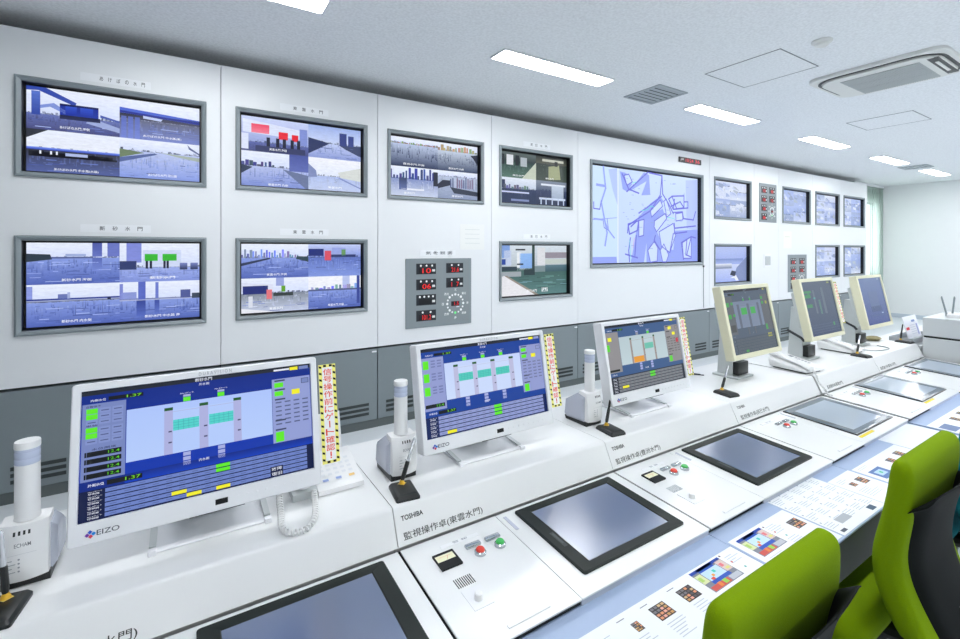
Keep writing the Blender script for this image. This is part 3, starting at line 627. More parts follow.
# indicator boards
def board(x0, zt, w, h, boxes, ring, lab, plate=None):
    t = thing('indicator_board', lab, 'indicator board', (x0 + w / 2, D, zt - h), 'grey boards of red number displays')
    MB().box(x0, x0 + w, D - .008, D - .0005, zt - h, zt, .002, 1).build('plate', 'frame_grey', t, smooth=0)
    mt = lambda x, z, y=.0085: frame_mtx((x, D - y, z), (1, 0, 0), (0, 0, 1), (0, -1, 0))
    for (a, b, bw, bh, n, dig) in boxes:
        k = Canvas(bw, bh); k.rect(0, 0, 1, 1, (30, 36, 42), None, 0)
        for i in range(n): k.disc((i + .8) / (n + .5), .2, bh * .1, (236, 240, 242))
        k.rect(.12, .4, .78, .92, (8, 8, 10), None, 1)
        if dig: k.text(dig, .3, .44, .74, .9, (255, 40, 40))
        k.rect(.8, .55, .95, .76, (216, 220, 222), None, 2)
        k.build('number_display', 'picture_wall', mt(x0 + a, zt - b, .0085), t, thick=.0001, tcol=(30, 36, 42))
    if ring:
        cx, cz, r = ring
        k = Canvas(2 * r + .1, 2 * r + .1)
        for i in range(16):
            a = 2 * PI * i / 16; k.disc(.5 + r * math.sin(a) / k.w, .5 - r * math.cos(a) / k.h, .009 if i % 2 else .012, (236, 240, 242) if i != 8 else (120, 250, 150))
        for s, a in zip(('北', '東北', '東', '東南', '南', '西南', '西', '西北'), range(0, 360, 45)):
            u = .5 + (r + .045) * math.sin(math.radians(a)) / k.w; v = .5 - (r + .045) * math.cos(math.radians(a)) / k.h; dd = .012 * len(s) / k.w; k.text(s, u - dd, v - .012 / k.h, u + dd, v + .012 / k.h, (236, 240, 242))
        k.rect(.34, .42, .66, .58, (10, 8, 8), None, 1); k.text('1.5', .46, .44, .63, .56, (255, 30, 40)); k.rect(.54, .6, .66, .63, (226, 230, 232), None, 1)
        k.build('wind_dial', 'picture_wall', mt(x0 + cx - k.w / 2, zt - cz + k.h / 2), t)
    if plate:
        k = Canvas(.36, .05); k.rect(0, 0, 1, 1, (240, 243, 246), None, 0); k.text(plate, .15, .2, .9, .8, (110, 116, 124))
        k.build('name_plate', 'print', frame_mtx((x0 + .14, D - .002, zt + .075), (1, 0, 0), (0, 0, 1), (0, -1, 0)), t, thick=.0015)
B1 = [(.10, .045, .195, .095, 3, '10'), (.10, .185, .195, .095, 3, '06'), (.10, .322, .195, .095, 4, ''), (.10, .462, .195, .095, 2, '101.2'), (.40, .045, .18, .09, 2, '21.6'), (.40, .18, .18, .09, 2, '1  7')]
board(1.64, 1.42, .67, .615, B1, (.495, .42, .085), 'large grey indicator board with red numbers and round wind dial beside the first screens', '気 象 観 測')
B2 = [(.05, .05, .17, .1, 3, '15'), (.29, .05, .17, .1, 2, '888'), (.05, .19, .17, .1, 3, '10'), (.29, .19, .17, .1, 2, '12'), (.05, .33, .17, .1, 3, '08'), (.05, .47, .17, .1, 2, '888')]
board(7.53, 2.535, .52, .605, B2, (.375, .43, .06), 'tall narrow indicator board of red numbers set high right of the map')
B3 = [(.08, .06, .19, .1, 3, '15'), (.38, .06, .19, .1, 2, '888'), (.08, .2, .19, .1, 3, '10'), (.38, .2, .19, .1, 2, '12'), (.08, .34, .19, .1, 3, '08'), (.08, .47, .19, .1, 2, '88')]
board(8.43, 1.415, .65, .62, B3, (.47, .43, .07), 'far indicator board half hidden behind the middle cream monitor')
t = thing('wall_outlet', 'small grey socket plate on the narrow panel right of the rocky shore screen', 'outlet', (7.78, D, 1.25))
MB().box(7.67, 7.89, D - .006, D - .0005, 1.22, 1.43, .002, 1).build('plate', 'bezel_white', t, smooth=0)
MB().box(7.70, 7.86, D - .01, D - .006, 1.255, 1.395, .002, 1).build('insert', 'grille_grey', t, smooth=0)
cv = Canvas(.27, .24); cv.rect(0, 0, 1, 1, (236, 238, 236), None, 0)
for i in range(4): cv.rect(.2, .2 + .18 * i, .8, .215 + .18 * i, (206, 212, 212), None, 1)
tag(cv.build('notice_sheet', 'print', frame_mtx((2.19, D - .0015, 1.74), (1, 0, 0), (0, 0, 1), (0, -1, 0)), loc=(2.32, D, 1.5), thick=.001), 'pale paper notice on the white panel right above the large indicator board', 'notice')
cv = Canvas(.28, .28); cv.rect(0, 0, 1, 1, (240, 240, 230), None, 0); cv.rect(.2, .3, .8, .33, (214, 214, 206), None, 1)
tag(cv.build('notice_sheet', 'print', frame_mtx((8.28, D - .0015, 1.80), (1, 0, 0), (0, 0, 1), (0, -1, 0)), loc=(8.42, D, 1.52), thick=.001), 'pale cream paper notice above the far indicator board', 'notice')

# ---------------------------------------------------------------- operator consoles
ZS = .812; YS = 1.178; YB_ = 1.64; YD0 = .778; YD1 = 1.1335
SL = .0535
dz = lambda y: .72 - SL * (1.135 - y)
DECK = Matrix(((1, 0, 0, 0), (0, 1, 0, 0), (0, SL, 1, .72 - SL * 1.135), (0, 0, 0, 1)))
FACE = lambda x, h: frame_mtx((x, 1.137 + .037 / .08543 * h, .726 + .077 / .08543 * h), (1, 0, 0), (0, .037, .077), (0, -.077, .037))
ZW = .682
def console(x0, x1, lab, txt, tx, tw, sheen_touch, tape, brand=True, frame_col='bezel_black', meter=True):
    t = thing('operator_console', lab, 'console', ((x0 + x1) / 2, 1.1, 0), 'white operator consoles in one row')
    e = .0012
    MB().box(x0 + .004, x1 - .004, 1.25, 1.62, 0.0, .655).build('body', 'desk_white', t, smooth=0)
    MB().box(x0 + .003, x1 - .003, .786, 1.17, .655, .698).build('gap_shade_core', 'seam_black', t, smooth=0)  # coloured black so the gaps around the deck look shaded
    pr = [(1.160, .726), (1.137, .726), (1.174, .803), (1.1765, .808), (1.180, .811), (1.185, ZS), (YB_ - .006, ZS), (YB_, ZS - .006), (YB_, .655), (1.18, .655), (1.18, .700), (1.160, .700)]
    MB().prism(pr, x0 + e, x1 - e).build('shelf', 'desk_white', t, smooth=40)
    MB(DECK).box(x0 + .0035, x0 + .3, YD0, YD1, -.0045, 0, .0008, 1).build('control_plate', 'plate_white', t, smooth=0)
    MB(DECK).box(x0 + .3015, x1 - .0035, YD0, YD1, -.0045, 0, .0008, 1).build('touch_plate', 'plate_white', t, smooth=0)
    MB().box(x0 + .302, x1 - .004, YD0 + .003, .785, ZW, dz(.78) - .005).build('front_lip', 'label_clear', t, smooth=0)
    MB().box(x0 + .0012, x1 - .0012, .566, .80, ZW - .006, ZW, .001, 1).build('writing_top', 'mat_blue', t, smooth=0)
    MB().box(x0 + .001, x1 - .001, .569, .60, ZW - .12, ZW - .006).build('apron', 'apron_grey', t, smooth=0)
    MB().box(x0 + .001, x1 - .001, .578, .60, ZW - .135, ZW - .12).build('apron_highlight', 'stand_grey', t, smooth=0)  # pale strip paints the highlight along the apron's lower edge
    MB().box(x0 + .001, x1 - .001, 1.22, 1.25, .05, .655).build('modesty_board', 'apron_dark', t, smooth=0)
    MB().box(x0 + .001, x0 + .02, .62, 1.22, 0, ZW - .006).build('end_panel', 'apron_grey', t, smooth=0)
    # touch panel let into the deck
    a0, a1, b0, b1 = x0 + .358, x0 + .757, .828, 1.117
    R = lambda i, z, r=.006: [(px, py, z) for px, py in rrect(a0 + i, a1 - i, b0 + i, b1 - i, r, 2)]
    S = lambda i, z: [(px, py, z) for px, py in rrect(a0 + .044 + i, a1 - .040 - i, b0 + .028 + i, b1 - .030 - i, .001, 2)]
    MB(DECK).loft([R(0, 0), R(0, .005), R(.003, .007), S(-.004, .007), S(0, .0045)], cap0=False, cap1=False).build('touch_bezel', 'bezel_sheen' if sheen_touch else frame_col, t, smooth=25)
    if sheen_touch: MB(DECK).box(a0 - .003, a1 + .003, b0 - .004, b1 + .002, 0, .0048).build('touch_rim', 'screen_black', t, smooth=0)
    g = MB(DECK).box(a0 + .042, a1 - .038, b0 + .026, b1 - .028, .0005, .0052).build('touch_screen', 'touch_sheen' if sheen_touch else 'touch_glass', t, smooth=0)
    k = Canvas(.012, .062); k.rect(0, 0, 1, 1, (66, 72, 72), None, 0); k.rect(.25, .1, .75, .8, (86, 92, 92), None, 1)
    k.build('front_port', 'print', DECK @ frame_mtx((a0 + .022, .985, .0072), (1, 0, 0), (0, 1, 0), (0, 0, 1)), t)
    MB(DECK).box(x0 + .316, x0 + .326, 1.05, 1.114, 0, .0015).build('serial_label', 'label_clear', t, smooth=0)
    # control plate fittings
    if meter:
        k = Canvas(.058, .056); k.rect(0, 0, 1, 1, (24, 27, 28), None, 0); k.rect(.04, .16, .9, .55, (240, 238, 205), None, 1); k.line([(.5, .5), (.62, .28)], .0008, (220, 110, 60)); k.line([(.2, .3), (.8, .3)], .0008, (230, 170, 120))
        k.build('panel_meter', 'print', DECK @ frame_mtx((x0 + .063, 1.068, .005), (1, 0, 0), (0, 1, 0), (0, 0, 1)), t, thick=.005, tcol=(24, 27, 28))
        sp = MB(DECK)
        for i in range(9): sp.box(x0 + .071 + i * .0055, x0 + .0735 + i * .0055, .945, .975, 0, .0006)
        sp.build('speaker_grille', 'cord_dark' if meter == 1 else 'vent_grey', t, smooth=0)
        MB(DECK).box(x0 + .07, x0 + .122, .872, .934, 0, .0012).build('knob_plate', 'bezel_white', t, smooth=0)
        MB().lathe([(.010, 0), (.009, .012), (.007, .014)], (x0 + .095, .898, dz(.898) + .0012)).build('volume_knob', 'device_white', t)
    k = Canvas(.115, .012); k.rect(0, 0, 1, 1, (242, 244, 246), None, 0); k.text('警 報', .3, .2, .7, .85, (150, 156, 166))
    k.build('name_strip', 'print', DECK @ frame_mtx((x0 + .099, 1.096, .0012), (1, 0, 0), (0, 1, 0), (0, 0, 1)), t, thick=.001)
    for bx, mname, lname in ((.179, 'button_red', 'red push button'), (.241, 'button_green', 'green push button')):
        c = (x0 + bx, 1.022, dz(1.022))
        bt = MB().lathe([(.0155, 0), (.0155, .006), (.0125, .009), (.0118, .004)], c).build('button_collar', 'chrome', t)
        cap_ = MB().lathe([(.0112, .003), (.0112, .012), (.009, .0145), (.001, .015)], c).build('button_cap', mname, t); cap_['label'] = lname
        h = MB(DECK); h.box(x0 + bx - .026, x0 + bx + .02, 1.047, 1.062, 0, .008, .003, 2)
        h.build('label_holder', 'chrome', t)
    MB(DECK).box(x0 + .108, x0 + .222, .797, .806, 0, .0025, .0008, 1).build('pull_rail', 'bezel_white', t, smooth=0)
    if tape: tp = MB(DECK).box(x0 + .347, x0 + .487, .806, .8175, 0, .001).build('tape', 'tape_yellow', t, smooth=0); tp['label'] = 'bright yellow tape strip'
    k = Canvas(tw, .0215); k.text(txt, 0, 0, 1, 1, (58, 62, 60), 1)
    k.build('console_lettering', 'print', FACE(tx, .0300), t)
    if brand:
        k = Canvas(.064, .0125); k.text('TOSHIBA', 0, 0, 1, 1, (66, 70, 70), 1, .03); k.build('maker_lettering', 'print', FACE(tx, .0695), t)
    return t
XC = [-1.14, -.335, .471, 1.276, 2.081, 2.904, 3.71]
console(-1.14, -.335, 'console mostly outside the photo beyond its left edge', '監視操作卓(水門)', -1.12, .24, 0, 0)
console(-.335, .471, 'nearest operator console, under the first wide monitor with coiled phone cord', '監視操作卓(新砂水門)', -.322, .246, 0, 0)
console(.471, 1.276, 'operator console with bright red and green buttons and black bezel touch panel', '監視操作卓(東雲水門)', .490, .245, 0, 0)
console(1.276, 2.081, 'third operator console along the row, under the grey toned monitor', '監視操作卓(豊洲水門)', 1.300, .245, 0, 0, meter=2)
console(2.081, 2.886, 'operator console under the nearest cream monitor, yellow tape on the panel', '監視操作卓(辰巳水門)', 2.116, .243, 1, 1, meter=0)
console(2.904, 3.71, 'operator console with a telephone at its near end and yellow tape by the mat', '監視操作卓(朝潮水門)', 2.984, .195, 1, 1, False, meter=0)
console(3.71, 4.53, 'farthest operator console ending at the white cabinet', '監視操作卓(築地川水門)', 3.743, .257, 1, 0, False, meter=0)

# ---------------------------------------------------------------- desk monitors
def hmi(cv, kind):
    if kind == 'blue': BG1, PAN, CAN, ROW, DKB, COL, GATE = (4, 38, 132), (120, 136, 192), (176, 200, 255), (110, 132, 200), (6, 20, 66), (176, 180, 226), (84, 212, 206)
    elif kind == 'blue2': BG1, PAN, CAN, ROW, DKB, COL, GATE = (20, 64, 156), (148, 158, 210), (200, 216, 255), (148, 160, 212), (14, 34, 90), (190, 192, 226), (84, 206, 190)
    elif kind == 'grey': BG1, PAN, CAN, ROW, DKB, COL, GATE = (60, 92, 140), (146, 144, 146), (186, 204, 210), (128, 132, 138), (44, 50, 62), (160, 150, 146), (112, 196, 176)
    else: BG1, PAN, CAN, ROW, DKB, COL, GATE = (80, 94, 112), (98, 102, 108), (120, 134, 158), (88, 98, 108), (70, 82, 96), (98, 108, 126), (70, 178, 84)
    GR = (98, 238, 32) if kind.startswith('blue') else ((96, 220, 56) if kind == 'grey' else (70, 170, 84)); YE = (246, 240, 40) if kind != 'cream' else (170, 170, 70); WH = (236, 240, 252) if kind != 'cream' else (130, 142, 156)
    if kind.startswith('blue'): cv.rect(0, 0, 1, 1, BG1, (6, 58, 190) if kind == 'blue' else BG1, 0)
    else: cv.rect(0, 0, 1, 1, BG1, None, 0)
    cv.rect(0, 0, 1, .038, (32, 38, 48), None, 1)
    cv.rect(.166, .193, .797, .612, CAN, tuple(min(255, c + 8) for c in CAN), 1)
    cv.rect(.004, .106, .163, .70, PAN, None, 1); cv.rect(.799, .11, .997, .70, PAN if kind != 'blue' else (148, 160, 214), None, 1)
    # top readouts
    cv.text('内側水位', .033, .071, .088, .09, WH); cv.rect(.097, .062, .229, .092, (14, 18, 22), None, 2); cv.text('1.37', .165, .067, .222, .088, (120, 220, 40))
    cv.text('外側水位', .031, .722, .088, .742, WH); 
    cv.rect(.81, .018, .89, .034, WH if kind != 'cream' else BG1, None, 2); cv.rect(.892, .012, .934, .042, YE, None, 2); cv.rect(.94, .012, .99, .042, PAN, None, 2)
    title = {'blue': '新砂水門', 'blue2': '東雲水門', 'grey': '豊洲水門', 'cream': '辰巳水門'}[kind]
    cv.text(title, .442, .006, .516, .036, WH); cv.text('外水側', .458, .05, .503, .072, WH); cv.text('内水側', .457, .695, .5, .718, WH)
    # left panel
    if kind == 'blue':
        cv.text('自動操作', .018, .118, .07, .136, (50, 58, 96)); cv.text('単独', .018, .268, .06, .284, (50, 58, 96))
        for y0 in (.144, .292):
            for r in range(3):
                for c in range(3):
                    on = c == 0 and r < 2; cv.rect(.018 + c * .047, y0 + r * .044, .059 + c * .047, y0 + .04 + r * .044, GR if on else (132, 148, 204), None, 2)
                    if not on: cv.rect(.024 + c * .047, y0 + .016 + r * .044, .053 + c * .047, y0 + .024 + r * .044, (80, 92, 140), None, 3)
        for i, y in enumerate((.478, .533, .59, .645)):
            cv.rect(.016, y, .149, y + .038, (12, 16, 18), None, 2); cv.rect(.022, y, .0245, y + .038, (96, 108, 150), None, 3)
            cv.text('12.4', .1, y + .008, .142, y + .03, (90, 200, 40), 4)
        cv.text('水位開度', .04, .452, .13, .47, (40, 48, 86))
    elif kind == 'blue2':
        for y in (.14, .286, .436): cv.rect(.012, y, .052, y + .095, GR, None, 2); [cv.rect(.07 + c * .045, y + r * .033, .1 + c * .045, y + .014 + r * .033, (112, 122, 176), None, 2) for r in range(3) for c in range(2)]
        cv.rect(.01, .63, .15, .67, (20, 24, 24), None, 2); cv.text('12.4', .09, .636, .14, .664, (90, 200, 40), 4)
    elif kind == 'grey':
        cv.rect(.03, .18, .075, .236, YE, None, 2); cv.rect(.004, .285, .042, .384, GR, None, 2); cv.rect(.01, .655, .13, .685, (24, 32, 24), None, 2)
    else:
        for x, y in ((.023, .2), (.12, .2), (.03, .385), (.13, .385)): cv.rect(x, y, x + (.06 if x < .1 else .045), y + (.066 if x < .1 else .04), GR, None, 2)
        cv.rect(.04, .55, .14, .66, (74, 78, 78), None, 2)
    # right panel
    cv.rect(.811, .146, .856, .19, GR if kind != 'grey' else PAN, None, 2); cv.rect(.811, .226, .854, .27, GR if kind != 'grey' else PAN, None, 2); cv.rect(.899, .226, .941, .274, YE, None, 2); cv.rect(.812, .602, .853, .692, GR, None, 2)
    if kind == 'grey': cv.rect(.846, .13, .895, .18, YE, None, 2); cv.rect(.94, .334, .975, .4, (206, 60, 74), None, 3)
    if kind != 'cream':
        dk = tuple(int(c * .72) for c in PAN)
        for r in range(6):
            for c in range(4): cv.rect(.815 + c * .046, .325 + r * .04, .845 + c * .046, .337 + r * .04, dk, None, 2)
        for y in (.12, .205, .295, .49, .575): cv.rect(.812, y, .865, y + .014, tuple(int(c * .5) for c in PAN), None, 2)
        cv.rect(.95, .13, .99, .18, dk, None, 2); cv.rect(.954, .136, .986, .174, PAN, None, 3)
    # gates and pillars
    if kind in ('blue', 'grey', 'cream'): pill = [(.313, .348), (.46, .498), (.612, .648)]; gates = [(.349, .458), (.502, .611)]; lamps = [.391, .54]
    else: pill = [(.234, .269), (.384, .418), (.534, .57), (.693, .731)]; gates = [(.269, .382), (.42, .532), (.572, .69)]; lamps = [.309, .459, .612]
    if kind in ('grey', 'cream'): pill = [(.30, .322), (.462, .485), (.615, .638)]; gates = [(.324, .46), (.488, .606)]
    if kind == 'cream': pill = [(.24, .29), (.46, .51), (.69, .74)]; gates = [(.316, .441), (.53, .637)]
    for a, b in pill:
        cv.rect(a, .24, b, .612, COL, None, 2)
        if kind != 'cream': cv.rect(a, .225, b, .25, (36, 92, 40), None, 3); [cv.rect((a + b) / 2, y, b - .004, y + .012, (70, 74, 110), None, 3) for y in (.42, .51)]
    for i, (a, b) in enumerate(gates):
        cv.rect(a, .25, b, .6, tuple(min(255, c + 6) for c in CAN), None, 2); cv.rect(a, .262, b, .266, COL, None, 3)
        y0, y1, gc = (.334, .424, GATE) if not (kind == 'grey' and i == 0) else (.516, .606, (236, 160, 56))
        if kind == 'cream': y0, y1 = .30, .408
        cv.rect(a, y0, b, y1, gc, None, 3)
        if kind.startswith('blue'):
            for j in range(1, 5): cv.rect(a + (b - a) * j / 5 - .0009, y0, a + (b - a) * j / 5 + .0009, y1, (60, 170, 176), None, 4)
            for j in range(1, 4): cv.rect(a, y0 + (y1 - y0) * j / 4 - .0016, b, y0 + (y1 - y0) * j / 4 + .0016, (60, 170, 176), None, 4)
    for i, a in enumerate(lamps):
        on = GR if kind != 'grey' or i else (150, 150, 160)
        cv.text('No.%dゲート' % (i + 1), a - .012, .112, a + .045, .126, WH if kind != 'grey' else (180, 190, 200)); cv.rect(a, .132, a + .031, .15, (170, 176, 222) if kind != 'cream' else CAN, None, 2); cv.rect(a, .154, a + .031, .19, on, None, 3)
        for r in range(3): cv.rect(a, .618 + r * .038, a + .031, .648 + r * .038, (170, 178, 226) if kind != 'cream' else PAN, None, 2)
    # message rows
    cv.rect(0, .72 if kind.startswith('blue') else .76, 1, 1, DKB, None, 1); 
    if kind.startswith('blue'): cv.rect(.163, .7, 1, .77, BG1, (8, 60, 190) if kind == 'blue' else BG1, 2); cv.rect(0, .7, .163, .77, BG1, None, 2); cv.text('外側水位', .031, .722, .088, .744, WH); cv.rect(.098, .715, .229, .752, (14, 18, 22), None, 3); cv.text('1.37', .165, .72, .222, .745, (120, 220, 40), 5)
    n = 6 if kind == 'blue' else 5
    for r in range(n):
        y = .776 + r * (.218 / n); hh = .218 / n * .78
        cv.rect(.093, y, .966, y + hh, ROW, None, 3)
        for j in range(16): cv.rect(.11 + j * .053, y + hh * .4, .135 + j * .053, y + hh * .6, tuple(int(c * .82) for c in ROW), None, 4)
        cv.text('No.%dゲート' % (r + 1), .033, y + .002, .083, y + hh * .42, WH); cv.text('機側盤', .033, y + hh * .55, .073, y + hh, WH)
    rr = lambda r, x0, x1, c: cv.rect(x0, .776 + r * (.218 / n), x1, .776 + r * (.218 / n) + .218 / n * .78, c, None, 5)
    if kind == 'blue': rr(0, .53, .592, GR); rr(1, .53, .592, GR); rr(5, .53, .592, YE); rr(4, .344, .405, YE); rr(5, .405, .467, YE); cv.rect(.78, .905, .842, .99, DKB, None, 5); cv.text('故障', .786, .912, .836, .94, WH, 6); cv.text('復旧', .786, .955, .836, .985, WH, 6)
    elif kind == 'blue2': [rr(i, .527, .59, GR) for i in range(3)]; rr(4, .15, .22, YE)
    elif kind == 'grey': rr(0, .506, .575, GR); rr(1, .506, .575, GR); rr(3, .134, .213, YE)
    else: rr(4, .26, .32, GR); cv.rect(.815, .75, .91, .775, YE, None, 6); cv.rect(.815, .79, .91, .812, YE, None, 6)
def hmi_dark(cv, kind):
    if kind == 'navy':
        cv.rect(0, 0, 1, 1, (104, 126, 172), (44, 66, 140), 0); cv.rect(.3, .3, .7, .62, (92, 112, 158), (84, 104, 152), 1); cv.rect(.3, .62, .75, .74, (62, 84, 128), (52, 74, 128), 1); cv.rect(.82, .02, .92, .05, (150, 166, 190), None, 2); cv.rect(.7, .77, .78, .79, (170, 186, 220), None, 2); cv.rect(.2, .80, .9, .83, (60, 84, 140), None, 1); cv.rect(.2, .86, .9, .88, (56, 80, 146), None, 1)
    else:
        cv.rect(0, 0, 1, 1, (84, 98, 118), (56, 72, 104), 0); cv.rect(.14, .18, .2, .3, (66, 140, 92), None, 1); cv.rect(.02, .17, .26, .21, (70, 150, 96), None, 2); cv.rect(.03, .24, .22, .3, (66, 146, 92), None, 2); cv.rect(.05, .42, .22, .48, (66, 146, 92), None, 2); cv.rect(.44, .35, .5, .62, (84, 126, 120), None, 1); cv.rect(.3, .16, .36, .6, (100, 112, 128), None, 1); cv.rect(.58, .12, .66, .62, (98, 112, 128), None, 1); cv.rect(.84, .02, .92, .05, (160, 166, 100), None, 2); cv.rect(.3, .3, .36, .33, (80, 170, 160), None, 2); cv.rect(.76, .8, .82, .86, (70, 150, 96), None, 2)
        for r in range(4): cv.rect(.08, .8 + r * .045, .96, .82 + r * .045, (72, 88, 116), None, 1)
def monitor(cx, sw, sh, ytop, ztop, tilt, kind, lab, cream=False):
    t = thing('desktop_monitor', lab, 'monitor', (cx, 1.36, ZS), 'operator monitors standing on the console shelf')
    a = math.radians(tilt); U = Vector((0, math.sin(a), math.cos(a))); N = Vector((0, -math.cos(a), math.sin(a)))
    top = Vector((cx, ytop, ztop)); o = top - U * sh     # bottom centre of the glass
    mt = frame_mtx(o, (1, 0, 0), U, N)
    if cream: bl_, bt, bb, dp, bz = .022, .020, .024, .040, 'bezel_cream'
    else: bl_, bt, bb, dp, bz = .0165, .016, .043, .042, 'bezel_white'
    rr = lambda i, z, r: [(px, py, z) for px, py in rrect(-sw / 2 - bl_ + i, sw / 2 + bl_ - i, -bb + i, sh + bt - i, r, 3)]
    ri = lambda i, z: [(px, py, z) for px, py in rrect(-sw / 2 + i, sw / 2 - i, i, sh - i, .0008, 3)]
    MB(mt).loft([rr(.05, -dp - .02, .01), rr(.012, -dp, .008), rr(0, -dp + .004, .006), rr(0, .003, .006), rr(.0025, .006, .005), ri(-.001, .006), ri(0, -.001)], cap1=False).build('housing', bz, t, smooth=30)
    cv = Canvas(sw, sh, .00025)
    if kind in ('navy', 'teal'): hmi_dark(cv, kind)
    else: hmi(cv, kind)
    cv.build('screen', 'picture_desk' if not cream else 'picture_dim', frame_mtx(o + U * sh - Vector((sw / 2, 0, 0)), (1, 0, 0), U, N), t)
    pl = lambda x, y, z=.0065: mt @ Matrix.Translation((x, y, z))
    if not cream:
        k = Canvas(.06, .018); k.text('EIZO', .34, .22, .98, .78, (70, 76, 88), 1)
        for (ax, ay, c) in ((.1, .28, (40, 90, 200)), (.2, .5, (30, 140, 220)), (.02, .56, (120, 60, 170)), (.12, .76, (220, 70, 90))): k.poly([(ax + .06, ay - .22), (ax + .13, ay), (ax + .06, ay + .22), (ax - .01, ay)], c, 2)
        k.build('maker_logo', 'print', pl(-sw / 2 + .012, -.014), t)
        k = Canvas(.07, .008); k.text('D U R A V I S I O N', 0, 0, 1, 1, (176, 180, 186), 1); k.build('model_lettering', 'print', pl(-.02, sh + bt - .004), t)
        k = Canvas(.026, .012); k.rect(0, 0, 1, 1, (14, 16, 18), None, 0); k.build('sensor_window', 'print', pl(.012, -.017), t, thick=.0004, tcol=(14, 16, 18))
        b = MB(mt)
        for i in range(8): b.cyl((.06 + i * .021, -.022, .004), (.06 + i * .021, -.022, .0075), .003, seg=10)
        b.build('front_buttons', 'bezel_white', t)
        # low stand: plate, fork arms and a short bar under the housing
        MB().box(cx - .115, cx + .135, 1.285, 1.47, ZS, ZS + .006, .002, 1).build('base_plate', 'bezel_white', t, smooth=0)
        MB().box(cx - .07, cx + .07, 1.40, 1.43, ZS + .006, 1.06, .006, 2).build('stand_column', 'stand_grey', t)
        MB().box(cx - .05, cx + .05, 1.34, 1.41, 1.0, 1.06, .006, 2).build('tilt_hinge', 'cord_dark', t)
        MB(mt).box(-.04, .075, -bb - .004, -bb + .004, -.036, -.006).build('cable_cover', 'cord_dark', t, smooth=0)
        for sx in (-.111, .129):
            MB().prism([(1.47, ZS + .02), (1.30, ZS + .008), (1.30, ZS + .012), (1.47, ZS + .026)], cx + sx - .007, cx + sx + .007).build('stand_strap', 'stand_grey', t, smooth=0)
            MB().box(cx + sx - .008, cx + sx + .008, 1.278, 1.292, ZS, ZS + .012, .001, 1).build('stand_clip', 'bezel_white', t, smooth=0)
    else:
        c0 = mt @ Vector((0, .04, -dp - .01))
        MB().prism([(1.395, ZS + .012), (1.48, ZS + .012), (1.46, 1.135), (1.34, 1.135), (1.335, 1.0), (1.395, .93)], cx + .055, cx + .165).build('stand_column', 'stand_grey', t, smooth=0)
        MB().box(cx + .06, cx + .16, 1.365, 1.396, ZS + .016, ZS + .085, .004, 2).build('tilt_hinge', 'black_plastic', t)
        MB().box(cx + .03, cx + .185, 1.35, 1.495, ZS, ZS + .012, .003, 1).build('base_plate', 'stand_grey', t, smooth=0)
        MB(mt).box(-sw / 2 + .05, sw / 2 - .03, .05, sh - .05, -dp - .05, -dp + .01, .012, 2).build('rear_cover', 'stand_grey', t)
        if kind != 'cream': MB().tube([(cx + .052, 1.48, .985), (cx + .052, 1.44, .965), (cx + .052, 1.40, .945), (cx + .056, 1.385, .925)], .008).build('cable', 'cord_dark', t)
    return t
monitor(.0525, .476, .268, 1.323, 1.190, 10.9, 'blue', 'nearest white wide monitor with two cyan gates on a blue screen')
monitor(.858, .476, .268, 1.325, 1.189, 10.7, 'blue2', 'white wide monitor with three teal gates on a blue screen')
monitor(1.665, .473, .268, 1.325, 1.190, 10.6, 'grey', 'white monitor with a grey screen showing one orange and one teal gate')
monitor(2.436, .413, .314, 1.30, 1.299, 11.7, 'cream', 'nearest cream framed monitor, two green squares on a dull screen', True)
monitor(3.228, .393, .314, 1.30, 1.308, 11.7, 'teal', 'middle of the three cream framed monitors, dark screen, sign strip beside it', True)
monitor(4.028, .390, .314, 1.30, 1.302, 11.7, 'navy', 'farthest cream framed monitor with a plain navy blue screen', True)

# warning strips on the side of the monitors
def strip(x, y, z, L, tilt, lab):
    a = math.radians(tilt); U = Vector((0, math.sin(a), math.cos(a))); N = Vector((0, -math.cos(a), math.sin(a)))
    cv = Canvas(.046, L); cv.rect(0, 0, 1, 1, (252, 247, 130), None, 0)
    for k in range(15):
        v = (k + .15) / 15; cv.poly([(0.02, v), (.17, v + .010), (.17, v + .031), (0.02, v + .021)], (24, 24, 22), 1); cv.poly([(.83, v), (.98, v + .010), (.98, v + .031), (.83, v + .021)], (24, 24, 22), 1)
    for u in (.28, .62):
        cv.rect(u, .004, u + .17, .026, (24, 24, 22), None, 1); cv.rect(u, .974, u + .17, .996, (24, 24, 22), None, 1)
    cv.rect(.2, .03, .8, .97, (250, 250, 248), None, 2)
    s = '信号操作前にゲート確認！'
    for k, ch in enumerate(s):
        v0 = .045 + k * .0765
        if ch == 'ー': cv.rect(.47, v0, .54, v0 + .066, (240, 92, 70), None, 3)
        elif ch == '！': cv.rect(.46, v0, .54, v0 + .045, (240, 92, 70), None, 3); cv.rect(.46, v0 + .052, .54, v0 + .066, (240, 92, 70), None, 3)
        else: cv.text(ch, .25, v0, .75, v0 + .066, (242, 92, 66), 3, .010)
    o = Vector((x, y, z))
    return tag(cv.build('warning_sign', 'print', frame_mtx(o, (1, 0, 0), U, N), loc=(x + .023, y - .05, z - L), thick=.0012, tcol=(250, 250, 246)), lab, 'sign', 'yellow and black bordered warning strips')
strip(.3145, 1.327, 1.181, .260, 10.9, 'vertical warning strip with red characters beside the nearest wide monitor')
strip(1.121, 1.329, 1.187, .260, 10.7, 'vertical warning strip with red characters beside the three gate monitor')
strip(1.928, 1.331, 1.186, .262, 10.6, 'vertical warning strip with red characters beside the grey toned monitor')
strip(3.465, 1.302, 1.296, .262, 11.7, 'vertical warning strip with red characters beside the middle cream monitor')

